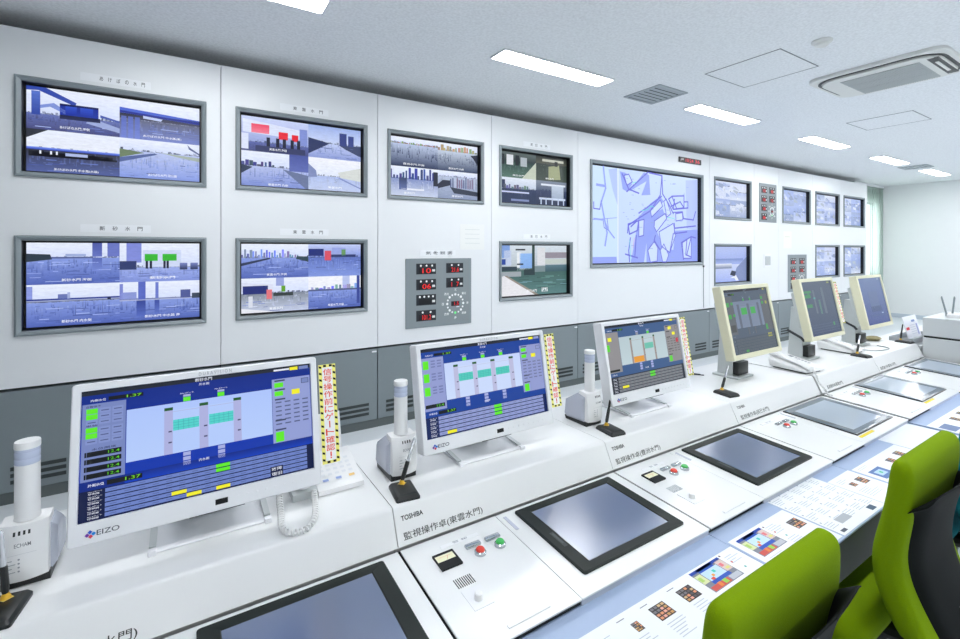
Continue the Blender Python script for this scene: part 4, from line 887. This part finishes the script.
# ---------------------------------------------------------------- beacons, pens, phones
def beacon(cx, cy, lab):
    t = thing('beacon_device', lab, 'beacon', (cx, cy, ZS), 'white tower beacons on the shelf')
    w = .038
    fy = cy - .045
    prof_w = [(fy + .004, ZS + .018), (fy, ZS + .03), (fy + .004, ZS + .085), (fy + .014, ZS + .128), (fy + .05, ZS + .132), (fy + .056, ZS + .11), (fy + .05, ZS + .018)]
    rings = []
    for i in range(9):
        s_ = -1 + 2 * i / 8; x = cx + s_ * w; bulge = .010 * (1 - s_ * s_)
        rings.append([(x, y - (bulge if y < fy + .03 else 0), z) for y, z in prof_w])
    MB().loft(rings).build('front_shell', 'device_white', t, smooth=50)
    prof_g = [(fy + .022, ZS + .016), (fy + .020, ZS + .112), (fy + .06, ZS + .120), (fy + .125, ZS + .080), (fy + .132, ZS + .022), (fy + .12, ZS + .012)]
    g = MB(); n = len(prof_g); cyy = fy + .06; czz = ZS + .06
    sh = lambda k: [(cyy + (y - cyy) * k, czz + (z - czz) * k) for y, z in prof_g]
    g.loft([[(cx - w - .010, y, z) for y, z in sh(.8)], [(cx - w - .002, y, z) for y, z in prof_g], [(cx + w + .002, y, z) for y, z in prof_g], [(cx + w + .010, y, z) for y, z in sh(.8)]])
    g.build('side_housing', 'device_grey', t, smooth=40)
    MB().prism([(fy + .01, ZS), (fy + .125, ZS), (fy + .132, ZS + .014), (fy + .01, ZS + .018)], cx - w - .002, cx + w + .002).build('base', 'black_plastic', t, smooth=0)
    ty = fy + .032
    MB().lathe([(.0215, .130), (.0205, .136), (.0200, .240), (.0203, .244)], (cx, ty, ZS)).build('tower', 'device_white', t)
    L = MB(); L.lathe([(.0200, .244), (.0206, .246), (.0206, .254), (.0198, .256), (.0206, .258), (.0206, .268), (.0198, .270), (.0206, .272), (.0206, .276)], (cx, ty, ZS)); L.build('lens', 'lens_clear', t)
    MB().lathe([(.0206, .276), (.0210, .278), (.0208, .288), (.0200, .290), (.001, .291)], (cx, ty, ZS)).build('tower_cap', 'device_white', t)
    k = Canvas(.03, .008); [k.rect(.06 + i * .25, 0, .18 + i * .25, 1, (40, 44, 46), None, 1) for i in range(4)]
    k.build('indicator_row', 'print', frame_mtx((cx - .015, fy - .0085, ZS + .121), (1, 0, 0), (0, .28, 1), (0, -1, .28)), t)
    k = Canvas(.05, .06)
    k.text('ECHAM', .28, .0, .78, .13, (110, 116, 122), 1); k.rect(0, .36, .95, .37, (200, 204, 206), None, 1)
    for i in range(4): k.rect(.05, .52 + i * .13, .22 + .1 * (i % 2), .55 + i * .13, (170, 176, 180), None, 1); k.disc(.42, .53 + i * .13, .0018, (150, 156, 162))
    k.build('front_marking', 'print', frame_mtx((cx - .025, fy - .0118, ZS + .098), (1, 0, 0), (0, 0, 1), (0, -1, 0)), t)
    return t
beacon(-.274, 1.345, 'white tower beacon device at the left edge beside the nearest monitor')
beacon(.560, 1.345, 'white tower beacon device between the first two wide monitors')
beacon(1.360, 1.345, 'white tower beacon device between the three gate monitor and the grey screen monitor')
def pen_stand(x, y, rot, lean, lab, silver=True):
    t = thing('pen_stand', lab, 'pen stand', (x, y, ZS), 'black desk pen stands')
    m = Matrix.Translation((x, y, ZS)) @ Matrix.Rotation(math.radians(rot), 4, 'Z')
    rr = lambda i, r, z: [(px, py, z) for px, py in rrect(-.034 + i, .034 - i, -.048 + i, .048 - i, r, 3)]
    MB(m).loft([rr(.0, .006, 0), rr(0, .006, .006), rr(.005, .005, .013), rr(.012, .004, .016)]).build('base', 'black_plastic', t, smooth=25)
    k = Canvas(.034, .034); k.poly([(.1, .5), (.5, .15), (.9, .5), (.55, .85)], (222, 196, 110), 1); k.build('badge', 'print', m @ frame_mtx((-.017, .04, .0162), (1, 0, 0), (0, 1, 0), (0, 0, 1)), t)
    MB(m).lathe([(.009, .015), (.007, .022), (.005, .026)], (0, .024, 0), 14).build('swivel', 'gold', t)
    d = Vector(lean).normalized(); p = m @ Vector((0, .024, .022)); pt = lambda s: p + d * s
    MB().tube([pt(0), pt(.012), pt(.05), pt(.055)], [.004, .0065, .0062, .0058], 10).build('pen_holder', 'black_plastic', t)
    MB().tube([pt(.05), pt(.058), pt(.115), pt(.122)], [.0056, .005, .0042, .002], 10).build('pen', 'silver' if silver else 'black_plastic', t)
    return t
pen_stand(-.292, 1.228, -8, (-.08, .10, 1), 'black pen stand at the lower left corner in front of the first beacon')
pen_stand(.528, 1.232, -8, (.46, .2, 1), 'black pen stand in front of the second beacon, by the dark console lettering')
pen_stand(1.366, 1.23, -8, (.62, .3, 1), 'black pen stand in front of the third beacon, its pen all black', False)
pen_stand(2.180, 1.25, -10, (.72, .1, 1), 'black pen stand with silver topped pen by the nearest cream monitor')
pen_stand(3.685, 1.226, -8, (.6, .05, 1), 'black pen stand in front of the far telephone')
pen_stand(4.512, 1.24, -8, (.6, .05, 1), 'black pen stand at the far end of the shelf beside the white papers', False)

def coil(path, r, turns, wr, n=10):
    # coiled cord following a polyline
    P_ = [Vector(p) for p in path]; L = [0]
    for a, b in zip(P_[:-1], P_[1:]): L.append(L[-1] + (b - a).length)
    def at(s):
        s *= L[-1]
        for i in range(len(P_) - 1):
            if s <= L[i + 1] or i == len(P_) - 2:
                k = (s - L[i]) / max(1e-9, L[i + 1] - L[i]); return P_[i].lerp(P_[i + 1], k)
    pts = []; N = turns * n
    for j in range(N + 1):
        s = j / N; p = at(s); d = (at(min(1, s + .01)) - at(max(0, s - .01))).normalized(); a = d.orthogonal().normalized(); b = d.cross(a)
        th = 2 * PI * turns * s; pts.append(p + (a * math.cos(th) + b * math.sin(th)) * r)
    return MB().tube(pts, wr, 6)
def smooth_path(pts, n=8):
    out = []; Q = [Vector(p) for p in pts]
    for i in range(len(Q) - 1):
        p0 = Q[max(i - 1, 0)]; p1 = Q[i]; p2 = Q[i + 1]; p3 = Q[min(i + 2, len(Q) - 1)]
        for k in range(n):
            t_ = k / n; out.append(.5 * ((2 * p1) + (p2 - p0) * t_ + (2 * p0 - 5 * p1 + 4 * p2 - p3) * t_ ** 2 + (3 * p1 - p0 - 3 * p2 + p3) * t_ ** 3))
    out.append(Q[-1]); return out
# phone by the first monitor
t = thing('telephone', 'white desk telephone half hidden behind the nearest wide monitor', 'telephone', (.36, 1.42, ZS))
MB().prism([(1.335, ZS + .002), (1.335, ZS + .015), (1.49, ZS + .062), (1.505, ZS + .055), (1.505, ZS)], .318, .446).build('body', 'device_white', t, smooth=0)
MB().prism([(1.345, ZS), (1.345, ZS + .018), (1.50, ZS + .055), (1.50, ZS)], .252, .3165).build('cradle', 'stand_grey', t, smooth=0)
k = Canvas(.10, .10)
for r in range(4):
    for c in range(5): k.rect(.04 + c * .2, .06 + r * .19, .16 + c * .2, .15 + r * .19, (228, 231, 234), None, 1)
for u, c in ((.05, (160, 180, 226)), (.42, (160, 180, 226)), (.8, (244, 206, 130))): k.rect(u, .84, u + .16, .93, c, None, 1)
kk = math.atan2(.047, .155)
k.build('keypad', 'print', frame_mtx((.332, 1.452, ZS + .0522), (1, 0, 0), (0, math.cos(kk), math.sin(kk)), (0, -math.sin(kk), math.cos(kk))), t)
MB().prism([(1.50, ZS + .05), (1.512, ZS + .05), (1.545, ZS + .16), (1.533, ZS + .164)], .36, .43).build('display_flap', 'device_white', t, smooth=0)
MB().loft([[(x, y, z) for x, y, z in ring_] for ring_ in [[(.284 + .022 * math.cos(a), yy, ZS + zz + .014 * math.sin(a)) for a in [2 * PI * i / 12 for i in range(12)]] for yy, zz in ((1.345, .042), (1.36, .046), (1.43, .066), (1.49, .072), (1.51, .07))]]).build('handset', 'device_white', t)
p = smooth_path([(.307, 1.345, ZS + .018), (.300, 1.30, ZS + .012), (.285, 1.235, ZS + .010), (.258, 1.19, ZS + .009), (.225, 1.186, ZS + .010), (.205, 1.215, ZS + .012), (.212, 1.285, ZS + .014), (.222, 1.36, ZS + .03), (.26, 1.40, ZS + .05)])
coil(p, .0065, 42, .0024).build('coiled_cord', 'cord_white', t)
def phone(x, y, rot, lab):
    t = thing('telephone', lab, 'telephone', (x, y, ZS), 'white telephones with handset lying along the body')
    m = Matrix.Translation((x, y, ZS)) @ Matrix.Rotation(math.radians(rot), 4, 'Z')
    MB(m).loft([[(-.085, -.10, .008), (.085, -.10, .008), (.085, .10, .008), (-.085, .10, .008)], [(-.09, -.105, .014), (.09, -.105, .014), (.09, .105, .05), (-.09, .105, .05)], [(-.084, -.098, .026), (.084, -.098, .026), (.084, .098, .064), (-.084, .098, .064)]]).build('body', 'device_white', t, smooth=0)
    MB(m).box(-.07, .07, -.09, .09, 0, .009).build('foot', 'black_plastic', t, smooth=0)
    hs = [(-.112, .03, .018), (-.10, .033, .024), (-.07, .046, .025), (-.03, .056, .015), (.04, .073, .015), (.075, .080, .024), (.10, .080, .024), (.112, .076, .016)]
    MB(m).loft([[(-.055 + .024 * math.cos(a), yy, zz + hh * .7 * math.sin(a)) for a in [2 * PI * i / 12 for i in range(12)]] for yy, zz, hh in hs]).build('handset', 'device_white', t)
    k = Canvas(.09, .14); k.rect(.1, .04, .9, .2, (150, 156, 166), None, 1)
    for r in range(5):
        for c in range(3): k.rect(.1 + c * .29, .28 + r * .13, .3 + c * .29, .36 + r * .13, (176, 180, 188), None, 1)
    aa = math.atan2(.038, .196)
    k.build('keypad', 'print', m @ frame_mtx((-.018, .075, .0605), (1, 0, 0), (0, math.cos(aa), math.sin(aa)), (0, -math.sin(aa), math.cos(aa))), t)
    return t, m
t, m_ = phone(2.985, 1.30, -6, 'white telephone beside the desk gap between the nearest two cream monitors')
pth = smooth_path([(2.925, 1.20, ZS + .03), (2.905, 1.168, ZS + .010), (2.897, 1.150, ZS - .03), (2.895, 1.122, .755), (2.895, 1.110, .729), (2.905, 1.09, .727)])
coil(pth, .005, 22, .0018).build('coiled_cord', 'cord_white', t)
t, m_ = phone(3.79, 1.375, -6, 'white telephone in front of the farthest cream monitor')
pth = smooth_path([(3.83, 1.27, ZS + .02), (3.95, 1.235, ZS + .005), (4.08, 1.21, ZS + .004), (4.15, 1.23, ZS + .004), (4.18, 1.30, ZS + .004)])
MB().tube(pth, .003, 6).build('cord', 'frame_grey', t)
# small things at the far end of the shelf
def lump(c, rx, ry, rz, seed):
    rnd = random.Random(seed); b = MB(); rings = []
    for i in range(7):
        v = -PI / 2 + PI * (i + .4) / 6.8
        rings.append([(c[0] + rx * math.cos(v) * math.cos(u) * rnd.uniform(.85, 1.1), c[1] + ry * math.cos(v) * math.sin(u) * rnd.uniform(.85, 1.1), c[2] + max(-rz, rz * math.sin(v))) for u in [2 * PI * k / 14 for k in range(14)]])
    return b.loft(rings)
tag(lump((4.42, 1.40, ZS + .016), .075, .05, .016, 3).build('pouch', 'pouch_olive', loc=(4.42, 1.40, ZS)), 'small olive brown pouch lying beside the farthest cream monitor', 'pouch')
w = thing('cable', 'thin dark cables lying on the shelf left of the nearest cream monitor', 'cable', (2.33, 1.55, ZS))
for q in ([(2.40, 1.50, ZS + .003), (2.36, 1.54, ZS + .003), (2.29, 1.56, ZS + .003), (2.27, 1.60, ZS + .003)], [(2.40, 1.52, ZS + .003), (2.37, 1.565, ZS + .003), (2.33, 1.575, ZS + .003), (2.34, 1.61, ZS + .003)]):
    MB().tube(smooth_path(q), .0028, 6).build('wire', 'cord_dark', w)
w = thing('cable', 'black cable stubs beside the third beacon under the grey screen monitor', 'cable', (1.44, 1.42, ZS))
MB().tube(smooth_path([(1.42, 1.40, ZS + .075), (1.44, 1.41, ZS + .085), (1.47, 1.42, ZS + .07)]), .004, 6).build('wire', 'cord_dark', w)
MB().tube(smooth_path([(1.42, 1.40, ZS + .055), (1.45, 1.42, ZS + .05), (1.47, 1.45, ZS + .004)]), .004, 6).build('wire', 'cord_dark', w)

# ---------------------------------------------------------------- end of the row: counter, tray, cabinet, router
t = thing('side_counter', 'low white counter behind the white cabinet at the far end of the desk', 'counter', (5.2, 1.33, 0))
MB().box(4.60, 5.9, 1.17, 1.48, 0, .77).build('body', 'cabinet_white', t, smooth=0)
MB().box(4.59, 5.91, 1.165, 1.49, .77, .79, .002, 1).build('top', 'desk_white', t, smooth=0)
t = thing('document_tray', 'flat grey tray on the far counter holding leaning white papers', 'tray', (4.85, 1.30, .79))
tb = MB(); tb.box(4.61, 5.12, 1.22, 1.36, .79, .795); tb.box(4.61, 5.12, 1.22, 1.225, .795, .83); tb.box(4.61, 5.12, 1.355, 1.36, .795, .83); tb.box(4.61, 4.615, 1.225, 1.355, .795, .83); tb.box(5.115, 5.12, 1.225, 1.355, .795, .83)
tb.build('shell', 'tray_grey', t, smooth=0)
cv = Canvas(.30, .17); cv.rect(0, 0, 1, 1, (240, 242, 250), None, 0); cv.rect(.55, .2, .8, .3, (120, 140, 190), None, 1); cv.rect(.05, .5, .28, .62, (230, 60, 70), None, 1); cv.rect(.8, .4, .9, .9, (160, 170, 220), None, 1)
for i in range(5): cv.rect(.35, .42 + .1 * i, .75, .44 + .1 * i, (196, 202, 220), None, 1)
tag(cv.build('paper_sheet', 'print', frame_mtx((4.80, 1.335, .965), (1, 0, 0), (0, .25, 1), (0, -1, .25)), loc=(4.95, 1.30, .797), thick=.004), 'white sheet with blue and red marks leaning in the far grey tray', 'paper')
t = thing('side_cabinet', 'white two tier cabinet at the far end of the desk below the router', 'cabinet', (4.86, .85, 0))
MB().box(4.55, 5.16, .45, 1.15, 0, .862, .003, 1).build('lower_body', 'cabinet_white', t, smooth=0)
MB().box(4.556, 5.154, .456, 1.144, .862, .876).build('shadow_gap', 'seam_black', t, smooth=0)
MB().box(4.55, 5.16, .45, 1.15, .876, 1.008, .003, 1).build('upper_body', 'cabinet_white', t, smooth=0)
t = thing('router', 'white wireless router with upright grey antennas on the white cabinet', 'router', (4.73, .96, 1.008))
MB().loft([[(px, py, z) for px, py in rrect(4.66 + i, 4.80 - i, .86 + i, 1.06 - i, .02, 4)] for i, z in ((.004, 1.008), (0, 1.014), (0, 1.03), (.006, 1.036))]).build('body', 'device_white', t, smooth=40)
for ax, ay, bx, by in ((4.667, 1.05, 4.667, 1.075), (4.72, 1.03, 4.72, 1.02), (4.667, .875, 4.667, .87)):
    MB().tube([(ax, ay, 1.02), (ax, ay, 1.035), (bx, by, 1.15), (bx, by, 1.16)], [.006, .006, .0055, .003], 8).build('antenna', 'frame_grey', t)

# ---------------------------------------------------------------- papers on the writing surface
FLAT = lambda x, y, z=ZW + .0012: frame_mtx((x, y, z), (1, 0, 0), (0, 1, 0), (0, 0, 1))
def sheet(x0, x1, y0, y1, lab, fig, z=ZW + .0012):
    W_ = x1 - x0; H_ = y1 - y0; cv = Canvas(W_, H_, .00012); cv.rect(0, 0, 1, 1, (240, 243, 248), None, 0)
    X = lambda x: (x - x0) / W_
    Y = lambda y: (y1 - y) / H_
    fig(cv, X, Y)
    return tag(cv.build('printed_sheet', 'print', FLAT(x0, y1, z), loc=((x0 + x1) / 2, (y0 + y1) / 2, z - .001), thick=.0009), lab, 'paper', 'instruction sheets lying on the blue desk mat')
def bigfig(cv, X, Y, x0, x1, y0, y1, red=True):
    q = Sub(cv, X(x0), Y(y1), X(x1), Y(y0))
    q.rect(0, 0, 1, 1, (126, 130, 142), None, 1); q.rect(0, 0, 1, .12, (30, 70, 170), None, 2); q.rect(.22, .0, .7, .2, (32, 84, 190), None, 2); q.rect(.22, .2, .76, .62, (196, 222, 250), None, 2)
    q.rect(.01, .2, .2, .6, (214, 222, 170), None, 2); q.rect(.03, .3, .12, .5, (176, 212, 110), None, 3); q.rect(.78, .1, .99, .62, (216, 196, 190), None, 2); q.rect(.8, .24, .9, .4, (224, 120, 130), None, 3); q.rect(.84, .46, .96, .56, (220, 216, 130), None, 3)
    q.rect(.2, .62, .8, .76, (38, 82, 182), None, 2); q.rect(.03, .78, .6, .97, (206, 84, 74), None, 2); q.rect(.26, .76, .36, .94, (226, 130, 60), None, 3); q.rect(.42, .76, .54, .94, (150, 206, 80), None, 3); q.rect(.64, .78, .97, .97, (186, 190, 200), None, 2)
    q.rect(.5, .3, .58, .42, (80, 196, 186), None, 3); q.rect(.38, .42, .46, .52, (236, 160, 60), None, 3); q.rect(.28, .52, .38, .62, (226, 90, 70), None, 3)
def keyfig(cv, X, Y, x0, x1, y0, y1, seed=1):
    rnd = random.Random(seed); q = Sub(cv, X(x0), Y(y1), X(x1), Y(y0)); q.rect(0, 0, 1, 1, (54, 50, 52), None, 1)
    for i in range(4):
        for j in range(4):
            c = rnd.choice(((224, 150, 110), (206, 176, 130), (230, 170, 150), (90, 84, 88), (196, 150, 96))) if (i >= 2 or j >= 2) else (120, 116, 122)
            q.rect(.06 + i * .235, .06 + j * .235, .24 + i * .235, .22 + j * .235, c, None, 2)
def lines(cv, X, Y, x, y, w, n, seed=0, c=(196, 202, 216), dy=.0075):
    rnd = random.Random(seed)
    for i in range(n): cv.rect(X(x), Y(y - i * dy), X(x + w * rnd.uniform(.5, 1)), Y(y - i * dy - .002), c, None, 1)
def dot(cv, X, Y, x, y, c): cv.disc(X(x), Y(y), .0032, c, 2, 8)
def figA(cv, X, Y):
    bigfig(cv, X, Y, 1.072, 1.196, .639, .712); keyfig(cv, X, Y, .990, 1.040, .654, .692, 1); keyfig(cv, X, Y, .89, .94, .653, .692, 2); keyfig(cv, X, Y, .822, .843, .661, .685, 3)
    for x in (.975, .878, .80): lines(cv, X, Y, x, .705, .04, 1, 3, (120, 126, 140))
    lines(cv, X, Y, .99, .645, .05, 5, 5); lines(cv, X, Y, .89, .642, .06, 6, 6); lines(cv, X, Y, .80, .65, .06, 5, 7); lines(cv, X, Y, 1.21, .70, .05, 4, 8); lines(cv, X, Y, 1.08, .63, .11, 5, 9); lines(cv, X, Y, .70, .69, .08, 8, 10)
    dot(cv, X, Y, 1.205, .71, (90, 60, 80)); dot(cv, X, Y, 1.212, .68, (200, 70, 70)); dot(cv, X, Y, 1.225, .652, (60, 170, 160))
sheet(.60, 1.272, .572, .718, 'nearest printed sheet with coloured diagram and three small key photos', figA)
def figB(cv, X, Y):
    bigfig(cv, X, Y, 1.305, 1.428, .644, .722); keyfig(cv, X, Y, 1.522, 1.572, .655, .692, 4); lines(cv, X, Y, 1.44, .71, .06, 5, 11); lines(cv, X, Y, 1.44, .65, .06, 5, 12); lines(cv, X, Y, 1.31, .635, .1, 6, 13)
    dot(cv, X, Y, 1.44, .715, (90, 60, 80)); dot(cv, X, Y, 1.445, .685, (200, 70, 70)); dot(cv, X, Y, 1.458, .66, (60, 170, 160))
sheet(1.284, 1.588, .572, .732, 'printed sheet with coloured diagram directly right of the desk seam behind the first chair', figB)
def figC(cv, X, Y):
    for i in range(5):
        for j in range(4):
            x = 1.605 + i * .068 + j * .004; y = .775 - j * .048; lines(cv, X, Y, x, y, .055, 4, i * 7 + j, (214, 218, 226)); dot(cv, X, Y, x + .002, y + .008, (110, 118, 140))
    keyfig(cv, X, Y, 2.005, 2.05, .657, .69, 5); keyfig(cv, X, Y, 1.955, 1.985, .665, .688, 6)
    cv.rect(X(1.66), Y(.625), X(1.74), Y(.598), (176, 182, 192), None, 1); cv.rect(X(1.612), Y(.588), X(1.64), Y(.577), (80, 88, 104), None, 2); cv.rect(X(1.825), Y(.597), X(1.86), Y(.578), (70, 92, 116), None, 2)
def shC():
    sheet(1.596, 1.915, .57, .779, 'white sheet dense with grey text boxes beside the tall green chair', figC)
def figC2(cv, X, Y):
    keyfig(cv, X, Y, 2.012, 2.055, .657, .692, 5); keyfig(cv, X, Y, 1.955, 1.985, .668, .688, 6); lines(cv, X, Y, 1.93, .715, .06, 3, 40); lines(cv, X, Y, 1.93, .65, .1, 6, 41)
def figC1(cv, X, Y):
    for i in range(5):
        for j in range(4):
            x = 1.605 + i * .062; y = .77 - j * .048; lines(cv, X, Y, x, y, .05, 4, i * 7 + j, (190, 197, 208)); dot(cv, X, Y, x + .002, y + .008, (158, 164, 182))
    cv.rect(X(1.66), Y(.622), X(1.73), Y(.598), (176, 182, 192), None, 2); cv.rect(X(1.612), Y(.587), X(1.64), Y(.577), (80, 88, 104), None, 2); cv.rect(X(1.825), Y(.597), X(1.86), Y(.578), (70, 92, 116), None, 2)
sheet(1.596, 1.905, .57, .779, 'white sheet dense with grey text boxes between the two green chairs', figC1)
sheet(1.909, 2.078, .57, .733, 'narrow white sheet with two tiny orange photos left of the tall chair', figC2)
def figD(cv, X, Y):
    q = Sub(cv, X(2.118), Y(.686), X(2.21), Y(.63)); q.rect(0, 0, 1, 1, (84, 116, 170), None, 1); q.rect(.2, .2, .75, .7, (176, 206, 240), None, 2); q.rect(.42, .35, .58, .55, (80, 190, 130), None, 3)
    keyfig(cv, X, Y, 2.295, 2.34, .654, .691, 7); keyfig(cv, X, Y, 2.398, 2.445, .66, .699, 8); lines(cv, X, Y, 2.11, .715, .1, 2, 50); lines(cv, X, Y, 2.23, .65, .05, 5, 51)
sheet(2.092, 2.515, .57, .726, 'printed sheet with a blue framed diagram behind the tall green chair', figD)
def figE(cv, X, Y): keyfig(cv, X, Y, 2.515, 2.55, .60, .645, 9); lines(cv, X, Y, 2.6, .63, .1, 3, 60)
sheet(2.522, 2.872, .57, .782, 'blank white sheet lying over the far blue mat', figE)
def figF(cv, X, Y):
    q = Sub(cv, X(2.925), Y(.686), X(3.02), Y(.628)); q.rect(0, 0, 1, 1, (110, 128, 166), None, 1); keyfig(cv, X, Y, 3.12, 3.17, .655, .695, 11); keyfig(cv, X, Y, 3.25, 3.30, .66, .70, 12)
sheet(2.912, 3.60, .57, .722, 'printed sheet farthest along the desk under the last blue mat', figF)
sheet(3.73, 4.45, .57, .76, 'white sheet at the end of the desk before the white cabinet', lambda cv, X, Y: lines(cv, X, Y, 3.8, .7, .3, 5, 70))

# ---------------------------------------------------------------- chairs
def make_chair(label, fabric='fabric_green'):
    t = thing('office_chair', label, 'chair', (0, 0, 0), 'upholstered office chairs at the consoles')
    # local frame: faces +y, origin on the floor under the column; rear top of the back at y = -.30, z = .93
    prof = [(.47, -.345, .195, .07), (.50, -.332, .205, .075), (.54, -.314, .210, .075), (.60, -.291, .214, .072), (.66, -.279, .216, .068), (.72, -.284, .217, .064), (.79, -.299, .218, .060), (.86, -.309, .217, .056), (.90, -.311, .216, .053), (.92, -.312, .214, .050), (.934, -.311, .209, .042), (.943, -.308, .198, .028), (.947, -.305, .182, .010)]
    rings = []
    for z, yc, hw, th in prof:      # yc = middle of the cushion
        yc -= .001; r = min(th * .48, .026)
        ring = rrect(-hw, hw, yc - th / 2, yc + th / 2, r, 4)
        rings.append([(px, py + .035 * (px / .22) ** 2 * 0.5, z) for px, py in ring])
    b = MB().loft(rings).build('backrest', fabric, t, smooth=180)
    md = b.modifiers.new('soft', 'SUBSURF'); md.levels = 1; md.render_levels = 2
    # rear shell: curved sheet with a rim that flares away from the cushion
    def rear(z):
        for (z0, y0, _, t0), (z1, y1, _, t1) in zip(prof[:-1], prof[1:]):
            if z0 <= z <= z1: k = (z - z0) / (z1 - z0); return (y0 - t0 / 2) * (1 - k) + (y1 - t1 / 2) * k
        return prof[0][1] - prof[0][3] / 2
    G = []; nS, nT = 17, 13
    for j in range(nT):
        v = j / (nT - 1); row = []
        z0 = .882 - .44 * v
        hw = .210 - .006 * math.sin(v * PI) - .09 * max(0, v - .4) ** 1.3
        for i in range(nS):
            s = -1 + 2 * i / (nS - 1)
            zz = z0 - .03 * (abs(s) ** 10) * (1 - v) ** 2
            off = -.007 - .028 * max(0, 1 - v * 5) ** 1.5
            wrap = .046 * max(0, abs(s) - .72) / .28 * (1 if v > .12 else v / .12)
            row.append(Vector((hw * s, rear(max(.47, zz)) + off + wrap + .017 * s * s - (.06 * (v - .9) if v > .9 else 0), zz)))
        G.append(row)
    sh = MB(); vf = [[sh.v(p) for p in r] for r in G]; vb = [[sh.v(p + Vector((0, -.008, 0))) for p in r] for r in G]
    for j in range(nT - 1):
        for i in range(nS - 1):
            sh.bm.faces.new((vf[j][i], vf[j][i + 1], vf[j + 1][i + 1], vf[j + 1][i])); sh.bm.faces.new((vb[j][i], vb[j + 1][i], vb[j + 1][i + 1], vb[j][i + 1]))
    for j in range(nT - 1):
        for i in (0, nS - 1): sh.bm.faces.new((vf[j][i], vf[j + 1][i], vb[j + 1][i], vb[j][i]))
    for i in range(nS - 1):
        for j in (0, nT - 1): sh.bm.faces.new((vf[j][i], vf[j][i + 1], vb[j][i + 1], vb[j][i]))
    o = sh.build('back_shell', 'shell_black', t, smooth=50)
    md = o.modifiers.new('soft', 'SUBSURF'); md.levels = 1; md.render_levels = 1
    rs = []
    for z, i in ((.395, .03), (.40, .008), (.43, 0), (.455, .006), (.468, .03), (.472, .08)):
        rs.append([(px, py, z - (.018 * max(0, py - .1) / .15)) for px, py in rrect(-.24 + i, .24 - i, -.23 + i, .25 - i, .07, 5)])
    s_ = MB().loft(rs).build('seat', fabric, t, smooth=180)
    MB().loft([[(px, py, z) for px, py in rrect(-.21 + i, .21 - i, -.20 + i, .20 - i, .05, 4)] for z, i in ((.365, .06), (.395, 0))]).build('seat_pan', 'black_plastic', t)
    MB().tube([(0, -.05, .37), (0, -.22, .375), (0, -.33, .40), (0, -.385, .46), (0, -.365, .54)], [.03, .03, .028, .026, .02], 10).build('back_bar', 'black_plastic', t)
    MB().cyl((0, 0, .10), (0, 0, .24), .028).build('outer_column', 'black_plastic', t)
    MB().cyl((0, 0, .24), (0, 0, .37), .017).build('gas_lift', 'chrome', t)
    for k in range(5):
        a = math.radians(90 + 72 * k); c, s2 = math.cos(a), math.sin(a)
        lg = MB().tube([(0, 0, .10), (c * .12, s2 * .12, .095), (c * .26, s2 * .26, .075)], [.028, .024, .017], 8).build('leg', 'black_plastic', t)
        cs = MB(); 
        for d in (-1, 1): cs.cyl((c * .26 - s2 * d * .008, s2 * .26 + c * d * .008, .028), (c * .26 - s2 * d * .024, s2 * .26 + c * d * .024, .028), .028, seg=16)
        cs.cyl((c * .26, s2 * .26, .03), (c * .26, s2 * .26, .075), .008, seg=10)
        cs.build('caster', 'black_plastic', lg)
    return t
ch = make_chair('green office chair nearest the camera, only its upper back showing')
ch.location = (.938, .735, -.028)
c2 = copy_tree(ch); c2.location = (1.766, .735, .006); c2['label'] = 'green office chair with tall black rear shell at the right edge'
c3 = make_chair('teal office chair partly showing behind the tall green chair', 'fabric_teal'); c3.location = (2.585, .77, -.02)

# ---------------------------------------------------------------- daylight, camera, colour
wd = bpy.data.worlds.new('overcast_sky'); bpy.context.scene.world = wd; wd.use_nodes = True
nt = wd.node_tree; bgn = nt.nodes['Background']; bgn.inputs[0].default_value = lin((244, 246, 247)); bgn.inputs[1].default_value = 7.0
cam = bpy.data.cameras.new('camera'); co = bpy.data.objects.new('camera', cam); C.objects.link(co)
F = 467.9; phi = math.atan2(F, 737.0)      # angle between the view axis and the wall normal is atan(297/F)
fx, fy = math.cos(math.atan2(737.0, F)), math.sin(math.atan2(737.0, F))
co.location = (0, 0, 1.5); co.rotation_euler = (PI / 2, 0, -math.atan2(fx, fy))
cam.sensor_width = 36; cam.lens = 36 * F / 960; cam.shift_y = -(319.5 - 249.6) / 960; cam.clip_start = .02
sc = bpy.context.scene; sc.camera = co
sc.view_settings.view_transform = 'Standard'; sc.view_settings.look = 'None'; sc.view_settings.gamma = 1; sc.view_settings.use_curve_mapping = False
sc.view_settings.exposure = 0.0
